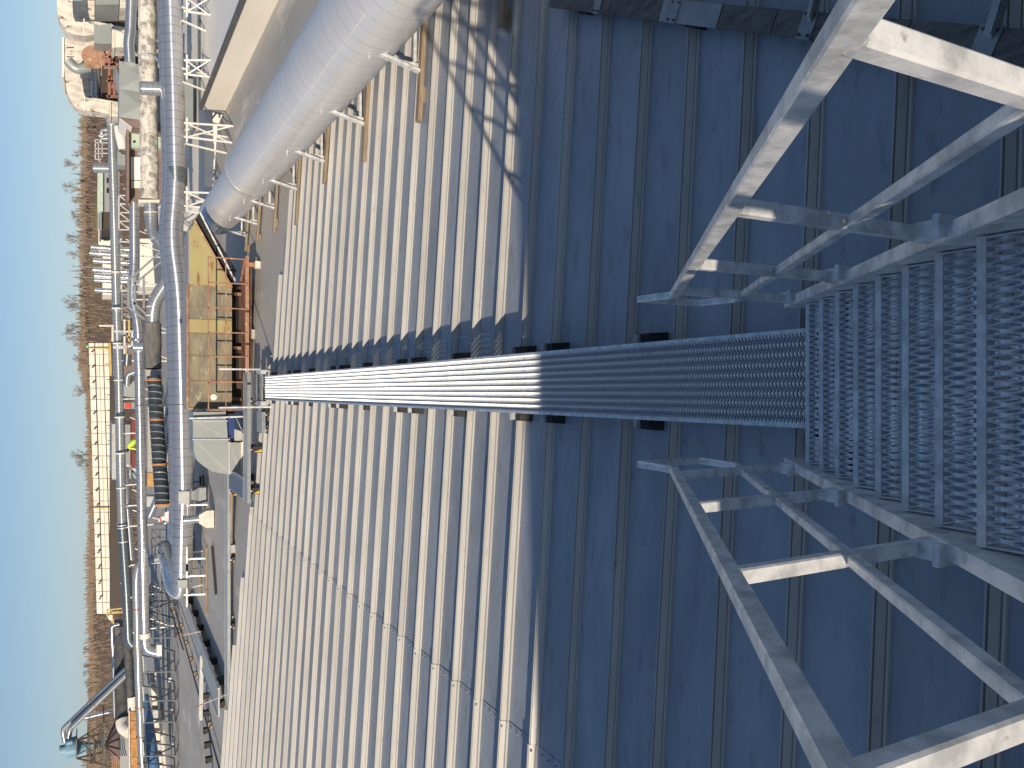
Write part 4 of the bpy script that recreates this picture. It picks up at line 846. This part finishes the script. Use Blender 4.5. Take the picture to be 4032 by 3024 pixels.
shed('building', 'dark red wall behind the silver pipe, below the grey cabin', 'building', 514, 620, 1650, 1842, 58, 3, 'red_roof', None, ((530,545,1768,1786),))
shed('building', 'low brown cladding block under the grey spiral duct', 'building', 440, 640, 1350, 1480, 66, 6, 'brown_cladding', None, ((452,460,1360,1372),(452,460,1420,1434)))
shed('building', 'pale block behind the silver elbows in the middle', 'building', 545, 690, 940, 1130, 57, 5, 'cream_wall')
shed('building', 'low concrete plinth behind the black ribbed hose', 'building', 575, 660, 1600, 1880, 46, 3, 'concrete')
shed('building', 'dim brown strip of wall under the long white building', 'building', 428, 520, 1480, 2420, 79, 3, 'brown_dark')
ob = thing('board_stack', base_at(600,1888,41), 'bright orange board panel below the black hose', 'board'); abox(ob, 'board', M['orange_board'], 579, 606, 1862, 1916, 41, 0.3); abox(ob, 'frame', M['dark_steel'], 574, 578, 1855, 1918, 40.95, 0.5)
wc = thing('curb_box', base_at(620,2030,40), 'plain grey curb box on the flat roof behind the hose end', 'box'); abox(wc, 'case', M['duct_grey_top'], 578, 612, 1955, 1995, 40.5, 0.8)
# stainless stacks
i = 0
for (ya, yb, xt) in ((969,988,358),(991,1013,353),(1020,1043,367),(1056,1077,365),(1079,1100,371),(1097,1116,372),(1136,1155,373)):
    c = A(450, (ya+yb)/2, 68); t = thing('steel_stack', (c.x, c.y, c.z-2), 'upright shiny steel stack on the skyline, ' + ORD[i] + ' from the right', 'stack', 'row of steel stacks'); i += 1
    r_ = (yb-ya)/2/FPX*60.5; tp = A(xt, (ya+yb)/2, 68)
    part(t, 'shell', M['alu'], lambda m: m.tube([(c.x,c.y,c.z-2.0),(c.x,c.y,tp.z)], r_, 20)); part(t, 'collar', M['galv'], lambda m: m.tube([(c.x,c.y,tp.z-0.75),(c.x,c.y,tp.z-0.68)], r_*1.04, 20))
# masts
for k, (ys, xt) in enumerate(((1048,287),(1090,300))):
    b_ = A(358, ys+4, 120); t_ = A(xt, ys, 120); t = thing('mast', b_, ('tall thin antenna mast above the trees, right one','tall thin antenna mast above the trees, left one')[k], 'mast'); part(t, 'pole', M['galv_dull'], lambda m: m.bar(V3(b_.x,b_.y,b_.z-6), t_, 0.10, 0.10, up=(0,1,0))); part(t, 'antenna', M['galv_dull'], lambda m: m.bar(t_+V3(-0.25,0,0), t_+V3(0.3,0,0), 0.08, 0.08))
# steel trusses and railings behind the silver pipes
def lattice(name, label, x0, x1, y0, y1, Y, n, material, w_=0.06):
    t = thing(name, base_at(x1, (y0+y1)/2, Y), label, 'frame')
    part(t, 'top_chord', M[material], lambda m: m.bar(A(x0,y0,Y), A(x0,y1,Y), w_, w_)); part(t, 'bottom_chord', M[material], lambda m: m.bar(A(x1,y0,Y), A(x1,y1,Y), w_, w_))
    for k in range(n + 1):
        y_ = y0 + (y1-y0)*k/n; part(t, 'post', M[material], lambda m: m.bar(A(x0,y_,Y), A(x1+22,y_,Y), w_, w_, up=(0,1,0)))
        if k < n: yn = y0 + (y1-y0)*(k+1)/n; part(t, 'diagonal', M[material], lambda m: m.bar(A(x0,y_,Y+.07), A(x1,yn,Y+.07), w_*0.8, w_*0.8, up=(0,1,0)))
    return t
lattice('truss_frame', 'pale steel lattice between the spiral duct and the silver pipe, right of centre', 468, 512, 770, 905, 47.5, 4, 'galv_rail')
lattice('truss_frame', 'grey steel lattice behind the silver pipe near the steel stacks', 474, 512, 975, 1150, 47.5, 5, 'galv_dull')
lattice('truss_frame', 'dense lattice frame behind the bend of the silver pipe', 480, 520, 1160, 1262, 47.2, 4, 'galv_dull')
lattice('truss_frame', 'dark low lattice on the roof behind the hose end', 598, 630, 2085, 2180, 41.5, 3, 'dark_steel', 0.05)
lattice('truss_frame', 'thin dark lattice under the silver elbow at the left', 590, 628, 2300, 2480, 44.6, 5, 'dark_steel', 0.05)
sf = thing('stair_frame', base_at(600,1060,39.5), 'grey sloping stair stringers leaning up behind the silver pipe', 'stair')
for a_, b_ in (((640,985),(505,1105)),((660,1010),(530,1118)),((530,1090),(530,1200)),((566,1090),(566,1215)),((505,1105),(505,1210)),((505,1210),(570,1258)),((525,1190),(600,1262))): part(sf, 'stringer', M['galv_dull'], lambda m: m.bar(A(*a_,40.2), A(*b_,40.2), 0.09, 0.06, up=(0,1,0)))
for y_ in (1120, 1150, 1180): part(sf, 'post', M['galv_rail'], lambda m: m.bar(A(520,y_,40.25), A(650,y_,40.25), 0.06, 0.06, up=(0,1,0)))
vp = thing('valve_platform', base_at(520,1330,46.5), 'framed valve platform with yellow rails right of the long white building', 'platform')
for a_, b_, mm in (((390,1283),(448,1283),'cream_paint'),((443,1283),(443,1345),'cream_paint'),((490,1258),(490,1420),'cream_paint'),((508,1260),(508,1345),'yellow_rail'),((445,1305),(560,1307),'galv_rail'),((445,1365),(565,1365),'galv_rail'),((445,1370),(565,1371),'galv'),((500,1360),(500,1420),'yellow_rail'),((470,1310),(540,1345),'galv_dull'),((520,1300),(520,1365),'galv_rail'),((540,1298),(540,1368),'galv_rail')):
    part(vp, 'bar', M[mm], lambda m: m.bar(A(*a_,46.2), A(*b_,46.2), 0.09, 0.09, up=(0,1,0)))
part(vp, 'valve_body', M['alu'], lambda m: m.tube(pts((530,1365,43.0),(565,1366,42.9)), 0.24, 14)); part(vp, 'hopper', M['duct_grey'], lambda m: plate(m, 500, 545, 1290, 1330, 46.6, 0.6))
el, P = pipe_thing('elbow_pipe', 'small silver hairpin pipe below the spiral duct in the middle', [(500,1520,45.5),(502,1475,45.5),(530,1465,45.5)], 0.14, M['alu'], bend=0.4)
el, P = pipe_thing('elbow_pipe', 'short blue-grey pipe stub above the hairpin pipe', [(500,1440,45.6),(503,1395,45.6)], 0.2, M['galv_dark'], bend=0)
dh = thing('duct_hood', base_at(520,1535,45.8), 'grey tapered duct hood left of the hairpin pipe', 'hood'); part(dh, 'shell', M['duct_grey'], lambda m: m.prism(pts((487,1512,45.8),(487,1560,45.8),(532,1566,45.8),(532,1500,45.8))[::-1], (0,0.8,0)))
lj = thing('loading_stair', base_at(540,1850,55), 'white zigzag stair between pipes left of the grey cabin', 'stair')
for a_, b_ in (((500,1830),(545,1880)),((495,1850),(540,1900)),((520,1840),(520,1900)),((540,1850),(540,1905)),((505,1870),(505,1905))): part(lj, 'bar', M['galv_rail'], lambda m: m.bar(A(*a_,52), A(*b_,52), 0.09, 0.06, up=(0,1,0)))
# worker bending over by the red wall
def person(loc, s=1.0):
    t = thing('person', loc, 'person in a yellow hi-vis jacket bending forward by the dark red wall', 'person'); L = Vector(loc)
    def limb(name, pth, radii, mm):
        m = MB(); P = [L + Vector(p)*s for p in pth]; n = len(P)-1
        m.tube(P, radii[0], 12, bend=0.12*s, taper=lambda u: radii[min(int(u*n), n-1)] + (radii[min(int(u*n)+1, n)] - radii[min(int(u*n), n-1)])*(u*n-int(u*n) if u < 1 else 1)); return m.build(name, mm, t)
    limb('jacket', ((0.0,0,0.86),(0.05,0,1.02),(-0.18,-0.02,1.25),(-0.42,-0.03,1.36)), (0.15,0.18,0.19,0.10), M['hi_vis'])
    limb('head', ((-0.42,-0.03,1.37),(-0.52,-0.04,1.44),(-0.62,-0.05,1.50)), (0.06,0.11,0.07), M['dark_cloth'])
    for d in (-0.1, 0.1): limb('trouser_leg', ((0.02,d,0.92),(-0.03,d,0.48),(0.04,d,0.02)), (0.10,0.075,0.055), M['dark_cloth'])
    for d in (-0.2, 0.2): limb('sleeve', ((-0.38,d*0.9,1.30),(-0.42,d*1.1,1.02),(-0.55,d*0.8,0.84)), (0.075,0.06,0.05), M['hi_vis']); limb('hand', ((-0.55,d*0.8,0.84),(-0.58,d*0.78,0.80),(-0.62,d*0.75,0.76)), (0.04,0.045,0.03), M['skin'])
pp = A(528, 1740, 55)
pl2 = thing('work_platform', (pp.x, pp.y, gz(pp.x,pp.y)), 'low grey work platform the hi-vis worker stands on', 'platform'); part(pl2, 'deck', M['galv_dull'], lambda m: m.box((pp.x-1.2,pp.y-0.6,pp.z-1.13),(pp.x+1.0,pp.y+0.6,pp.z-1.052)))
for dx, dy in ((-1.1,-0.5),(0.9,-0.5),(-1.1,0.5),(0.9,0.5)): part(pl2, 'leg', M['galv_dull'], lambda m: m.bar((pp.x+dx,pp.y+dy,gz(pp.x,pp.y)),(pp.x+dx,pp.y+dy,pp.z-1.131),0.08,0.08,up=(0,1,0)))
person((pp.x, pp.y, pp.z-1.05))

# --- long white building, yellow gutter rail, lamps
wb_ = thing('building', base_at(420,1880,85), 'long old white building with flaking panels and a yellow rail along its foot', 'building')
Ya, Yb, ya, yb = 88.0, 86.0, 1350, 2417
def wbp(u, v, off=0.0):            # u along (0 right .. 1 left), v down (0 top .. 1 foot)
    Y = Ya + (Yb-Ya)*u; return A((349+32*u) + v*(80+3*u), ya + (yb-ya)*u, Y - off)
def wquad(m, u0, u1, v0, v1, off, th):
    a_, b_, c_, d_ = wbp(u0,v0,off), wbp(u1,v0,off), wbp(u1,v1,off), wbp(u0,v1,off); m.prism([d_, c_, b_, a_][::-1], (0, th, 0))
part(wb_, 'core', M['concrete'], lambda m: wquad(m, 0, 1, 0.02, 1.6, -0.06, 6))
rg = random.Random(3)
NU = 24
for k in range(NU):
    for v0, v1 in ((0.0,0.27),(0.31,0.49),(0.505,0.685),(0.72,0.96)):
        j = rg.uniform(0, 0.03); part(wb_, 'wall_panel', M['old_white' if rg.random() < 0.7 else 'cream_wall'], lambda m: wquad(m, k/NU+0.0011, (k+1)/NU-0.0011, v0+rg.uniform(0,0.012), v1, j, 0.05))
part(wb_, 'dark_ledge', M['dark_steel'], lambda m: wquad(m, 0, 0.94, 0.286, 0.306, 0.1, 0.1))
part(wb_, 'lower_ledge', M['brown_dark'], lambda m: wquad(m, 0, 0.99, 0.70, 0.712, 0.08, 0.1))
part(wb_, 'gutter_rail', M['yellow_rail'], lambda m: wquad(m, 0, 0.27, 0.985, 1.09, 0.5, 0.2)); part(wb_, 'gutter_rail', M['yellow_rail'], lambda m: wquad(m, 0.49, 1.0, 0.985, 1.09, 0.5, 0.2))
for k in range(17):
    u = 0.03 + k*0.057
    part(wb_, 'lamp', M['dark_steel'], lambda m: m.bar(wbp(u,0.155,0.3), wbp(u+0.004,0.19,0.3), 0.22, 0.16, up=(0,1,0)))
    part(wb_, 'rail_post', M['yellow_rail'], lambda m: m.bar(wbp(u,0.70,0.45), wbp(u,1.05,0.45), 0.05, 0.05, up=(0,1,0)))
for u in (0.02, 0.61): part(wb_, 'downpipe', M['yellow_rail'], lambda m: m.bar(wbp(u,-0.02,0.2), wbp(u,1.2,0.2), 0.09, 0.09, up=(0,1,0)))
gl = thing('signal_lamp', A(345,1365,94), 'small green lamp on the corner of the long white building', 'lamp'); part(gl, 'housing', M['dark_steel'], lambda m: plate(m, 338, 347, 1357, 1373, 94.2, 0.4)); part(gl, 'lens', M['green_lamp'], lambda m: plate(m, 341, 346, 1362, 1369, 94.1, 0.09))
fd = thing('flood_lamp', A(372,2380,80), 'small dark floodlight above the left end of the white building', 'lamp'); part(fd, 'arm', M['dark_steel'], lambda m: m.bar(A(376,2380,80), A(368,2376,80), 0.06, 0.06)); part(fd, 'head', M['dark_steel'], lambda m: plate(m, 360, 369, 2372, 2381, 80, 0.3))
lp = thing('lamp_post', A(420,1318,88), 'dark lamp post on the brown field beside the white building', 'lamp post'); part(lp, 'pole', M['dark_steel'], lambda m: m.bar(A(445,1321,88), A(383,1319,88), 0.07, 0.07, up=(0,1,0))); part(lp, 'lamp_head', M['dark_steel'], lambda m: plate(m, 374, 382, 1314, 1325, 87.9, 0.4))
yp = thing('railed_platform', base_at(450,2440,66), 'yellow railed platform at the left end of the white building', 'platform')
for a_, b_ in (((422,2402),(422,2425)),((422,2425),(455,2462)),((436,2405),(436,2428)),((436,2428),(465,2464)),((422,2402),(480,2395)),((455,2462),(490,2458)),((440,2415),(485,2410)),((424,2412),(470,2408))): part(yp, 'rail', M['yellow_rail'], lambda m: m.bar(A(*a_,66), A(*b_,66), 0.09, 0.09, up=(0,1,0)))
part(yp, 'control_box', M['white_paint'], lambda m: plate(m, 428, 443, 2422, 2441, 65.9, 0.4)); part(yp, 'deck', M['yellow_rail'], lambda m: plate(m, 486, 490, 2395, 2462, 65.5, 1.5))

# --- left end: cyclone tower, quilted ducts, conical roof
cy = thing('cyclone_tower', base_at(480,2950,60), 'blue dust cyclone on a dark lattice tower at the left edge', 'cyclone')
def vcyl(name, xt, xb, ys, w_, Y, mm, wt=None): 
    a_, b_ = A(xt, ys, Y), A(xb, ys, Y); b_ = V3(a_.x, a_.y, b_.z); r0 = w_/2/FPX*Y*0.89; r1 = r0 if wt is None else wt/2/FPX*Y*0.89
    return part(cy, name, M[mm], lambda m: m.tube([b_, a_], r0, 20, taper=lambda t: r1+(r0-r1)*t))
vcyl('rear_drum', 234, 258, 2955, 36, 62, 'blue_paint'); vcyl('drum', 258, 299, 2948, 76, 60, 'blue_paint'); vcyl('cone', 299.3, 372, 2946, 62, 60, 'blue_paint', 10)
part(cy, 'rotary_valve', M['blue_paint'], lambda m: m.tube([A(386,2930,59.8), A(386,2930,60.4)], 0.25, 16)); vcyl('inlet', 262, 285, 2925, 18, 59.4, 'blue_paint')
tops = [(300,2916),(302,2986)]; bots = [(412,2848),(420,3014),(410,2905),(412,2960)]
for a_, b_, Y1, Y2 in ((tops[0],bots[0],59.3,58.6),(tops[1],bots[1],59.3,58.6),(tops[0],(410,2885),60.8,61.4),(tops[1],(410,2960),60.8,61.4),((345,2888),(360,2998),59,59),((345,2888),(412,2950),59,59),((360,2998),(398,2870),59,59),((320,2905),(378,3002),59.1,59.1),((398,2850),(412,3014),58.7,58.7),((368,2870),(375,3004),58.9,58.9)):
    part(cy, 'lattice_bar', M['brown_dark'], lambda m: m.bar(A(*a_,Y1), A(*b_,Y2), 0.09, 0.09, up=(0,1,0)))
part(cy, 'platform', M['dark_steel'], lambda m: plate(m, 299, 303, 2910, 2990, 59, 1.8)); part(cy, 'platform', M['dark_steel'], lambda m: plate(m, 408, 412, 2845, 3016, 58.5, 3))
for (p0, p1, p2, lab) in (((256,2920,62),(246,2872,62),(500,2632,54),'upper of two dull ducts sloping up to the blue cyclone'),((270,2905,60),(276,2870,60),(505,2650,53.5),'lower of two dull ducts sloping up to the blue cyclone')):
    c = A(*p1); t, P = pipe_thing('sloping_duct', lab, [p0, p1, p2], 0.17, M['galv_spiral'], bend=0.8, seg=14, cat='duct')
    part(t, 'flange', M['rust'], lambda m: m.tube([A(*p1).lerp(A(*p2),0.47), A(*p1).lerp(A(*p2),0.477)], 0.195, 14))
pipe_thing('vent_pipe', 'straight bright pipe leaning up behind the sloping ducts', [(450,2798,63),(300,2834,63)], 0.13, M['alu'], bend=0, seg=12)
pipe_thing('thin_pipe', 'thin silver pipe with white sleeves along the foot of the brown slope', [(470,2458,60),(440,2464,60),(446,2600,60),(452,2825,59)], 0.115, M['alu'], bend=0.3, seg=12)
q1, P = pipe_thing('quilted_duct', 'fat black quilted duct ending in a pale elbow at the left', [(478,2500,57),(476,2600,56.5),(480,2690,56),(485,2842,55),(512,2872,54.5)], 0.42, M['quilt'], bend=0.7, wob=0.03, seg=18)
part(q1, 'pale_elbow', M['old_white'], lambda m: m.tube(pts((484,2835,54.8),(488,2862,54.5),(514,2880,54)), 0.435, 18, bend=0.6))
q2, P = pipe_thing('quilted_duct', 'thinner dark quilted duct running just above the red-banded pipe', [(486,2470,52.5),(505,2560,52),(512,2700,51.5),(520,2790,51.2)], 0.24, M['quilt'], bend=0.5, wob=0.04, seg=16)
part(q2, 'pale_sleeve', M['old_white'], lambda m: m.tube(pts((520,2745,51.3),(523,2800,51.1)), 0.27, 16))
ow = thing('timber_casing', base_at(540,2920,51), 'long orange-brown timber casing above the red-banded pipe at the left edge', 'casing')
for k in range(8): 
    y0 = 2802 + k*36; abox(ow, 'board', M['orange_wood'], 511+k*0.9, 546+k*1.0, y0, y0+35, 50.8-(k % 2)*0.03, 0.6)
abox(ow, 'top_trim', M['cream_paint'], 507, 511, 2800, 3090, 50.7, 0.8)
cr = thing('silo', base_at(480,2930,57), 'brown ribbed conical roof over a pale grey silo wall at the left edge', 'silo')
ap = A(413, 2935, 57); rb_ = [A(472, y_, Y_) for y_, Y_ in ((2800,58),(2835,56),(2870,55.3),(2910,55),(2950,55),(2985,55.3),(3025,56.5),(3060,58))]
for k in range(7): part(cr, 'roof_sheet', M['brown_cladding'], lambda m: m.add([tuple(ap), tuple(rb_[k]), tuple(rb_[k+1])], [(0,1,2)]))
for k in range(8): part(cr, 'roof_rib', M['brown_dark'], lambda m: m.bar(ap, rb_[k], 0.08, 0.08))
for k in range(7): part(cr, 'wall_sheet', M['wall_grey'], lambda m: m.add([tuple(rb_[k]), tuple(rb_[k+1]), (rb_[k+1].x, rb_[k+1].y, -1), (rb_[k].x, rb_[k].y, -1)], [(0,3,2,1)]))
for k in range(4): part(cr, 'rail', M['rust'], lambda m: m.bar(A(440+k*8,2975,54), A(445+k*8,3060,54), 0.05, 0.05))
cv = thing('conveyor_line', base_at(600,2850,50.5), 'row of cream machine casings and rails behind the trestles', 'conveyor')
for k in range(9): 
    y0 = 2660 + k*44; abox(cv, 'casing', M['cream_paint' if k % 3 else 'galv_dull'], 592+k*3.2, 612+k*3.6, y0, y0+30+6*(k % 2), 50.8-k*0.12, 0.5)
part(cv, 'rail', M['cream_paint'], lambda m: m.bar(A(612,2640,50.4), A(655,3080,49.2), 0.08, 0.12)); part(cv, 'lower_rail', M['galv_dull'], lambda m: m.bar(A(582,2640,50.9), A(620,3080,49.7), 0.06, 0.1))
rv = thing('roof_vents', base_at(480,2560,58), 'dark blue and pale roof boxes behind the thin silver pipe', 'roof boxes')
abox(rv, 'dark_box', M['dark_steel'], 452, 500, 2470, 2535, 60, 2); abox(rv, 'blue_strip', M['deep_blue'], 464, 474, 2510, 2545, 59.6, 0.3); abox(rv, 'pale_box', M['old_white'], 452, 500, 2548, 2600, 59.5, 2); abox(rv, 'pale_strip', M['cream_paint'], 454, 466, 2600, 2830, 60.5, 1.5); abox(rv, 'grey_box', M['duct_grey'], 470, 500, 2615, 2680, 59, 1.5)

# ================================================================== trees on the skyline
def bare_tree(x, y, hgt, seed, label, conifer=False):
    rg = random.Random(seed); z0 = hillz(x, y) - 0.3; t = thing('bare_tree' if not conifer else 'conifer', (x, y, z0), label, 'tree', 'trees on the skyline')
    if conifer:
        part(t, 'trunk', M['twig'], lambda m: m.tube([(x,y,z0),(x,y,z0+hgt)], 0.12, 6, taper=lambda u: 0.16*(1-u)+0.02))
        def cone(m):
            for k in range(60):
                u = rg.random()**0.8; a = rg.uniform(0,6.28); l = (1-u)*hgt*0.24*rg.uniform(0.6,1.1); zz = z0 + hgt*(0.12+0.88*u)
                ex, ey = math.cos(a)*l, math.sin(a)*l
                m.add([(x,y,zz),(x+ex-ey*0.25,y+ey+ex*0.25,zz-l*0.45),(x+ex+ey*0.25,y+ey-ex*0.25,zz-l*0.45)], [(0,1,2)])
        part(t, 'crown', M['conifer'], cone); return
    part(t, 'trunk', M['twig'], lambda m: m.tube([(x,y,z0),(x+rg.uniform(-.2,.2),y,z0+hgt*0.55)], 0.18, 6, taper=lambda u: hgt*(0.022-0.012*u)))
    def crown(m):
        def branch(p, d, l, w_, dep):
            e = p + d*l; s_ = d.cross(V3(0,1,0)).normalized()*w_
            m.add([tuple(p-s_), tuple(p+s_), tuple(e+s_*0.5), tuple(e-s_*0.5)], [(0,1,2,3)]); s3 = V3(0,w_,0)
            m.add([tuple(p-s3), tuple(p+s3), tuple(e+s3*0.5), tuple(e-s3*0.5)], [(0,1,2,3)])
            if dep > 0:
                for _ in range(4 if dep > 1 else 5):
                    d2 = (d + V3(rg.uniform(-.75,.75), rg.uniform(-.6,.6), rg.uniform(-.1,.5))).normalized()
                    branch(p + d*l*rg.uniform(0.45,1.0), d2, l*rg.uniform(0.5,0.75), w_*0.55, dep-1)
        b0_ = V3(x, y, z0+hgt*0.12)
        for _ in range(9): branch(b0_ + V3(0,0,hgt*rg.uniform(0,0.42)), V3(rg.uniform(-.8,.8), rg.uniform(-.5,.5), 0.9).normalized(), hgt*0.24, hgt*0.0065, 3)
    part(t, 'crown', M['twig'], crown)
def at_hill(ys, Y): d = ray(340, ys); return d.x * (Y / d.y)
sky_trees = [(505,7.5,1),(560,5.5,1),(610,6,0),(652,8.5,0),(690,6,1),(712,5,1),(745,9,0),(790,6.5,0),(815,5.5,1),(850,7.5,0),(880,6,0),(915,5,1),(940,9.0,0),(975,6,0),(1005,6.5,0),(1070,5.5,1),(1095,4.8,1),(1128,5.5,1),(1165,6,1),(1185,9,0),(1215,8,0),(1240,5.5,0),(1290,8.5,0),(1318,9.5,0),(1345,7,0),(1420,7.5,0),(1530,7.5,0),(1545,7,0),(1790,8.5,0),(1812,8,0),(1835,6,0),(2560,4.5,0),(2620,5,0),(2650,5.5,0),(2690,5.5,0),(2722,5,0),(2800,5,0),(2835,6,0),(2990,5,0)]
for k, (ys, hh, kd) in enumerate(sky_trees):
    Y = 285 + (k*37) % 40; x = at_hill(ys, Y)
    side = 'above the right-hand roofs' if ys < 1000 else 'behind the stacks and brown field' if ys < 1360 else 'peeping over the long white building' if ys < 2420 else 'on the slope at the left'
    kind = 'small dark conifer' if kd else ('tall bare tree' if hh > 8 else 'bare leafless tree')
    bare_tree(x, Y, hh*0.95, k, kind + ' on the skyline, ' + ORD[k] + ' tree from the right', bool(kd))
wd = MB(); rg = random.Random(11)                     # far scrub along the ridge that reads as one mass
for k in range(9000):
    x = rg.uniform(-210, 210); y = rg.uniform(215, 345); z = hillz(x, y); hh = rg.uniform(0.8, 2.6); w_ = rg.uniform(0.05, 0.16); l_ = rg.uniform(-.4,.4)
    wd.add([(x-w_,y,z-0.1),(x+w_,y,z-0.1),(x+l_,y,z+hh)], [(0,1,2)])
for k in range(9000):
    x = rg.uniform(-330, 330); y = rg.uniform(300, 500); z = hillz(x, y); hh = rg.uniform(1.0, 3.2)*(0.75+0.35*math.sin(x*0.11)+0.2*math.sin(x*0.37)); w_ = rg.uniform(0.12, 0.35); l_ = rg.uniform(-.5,.5)
    wd.add([(x-w_,y,z-0.1),(x+w_,y,z-0.1),(x+l_+w_*0.5,y,z+hh),(x+l_-w_*0.5,y,z+hh*0.9)], [(0,1,2,3)])
tag(wd.build('scrub', M['wood_mass']), 'brown leafless scrub covering the far hillside', 'scrub', kind='stuff')
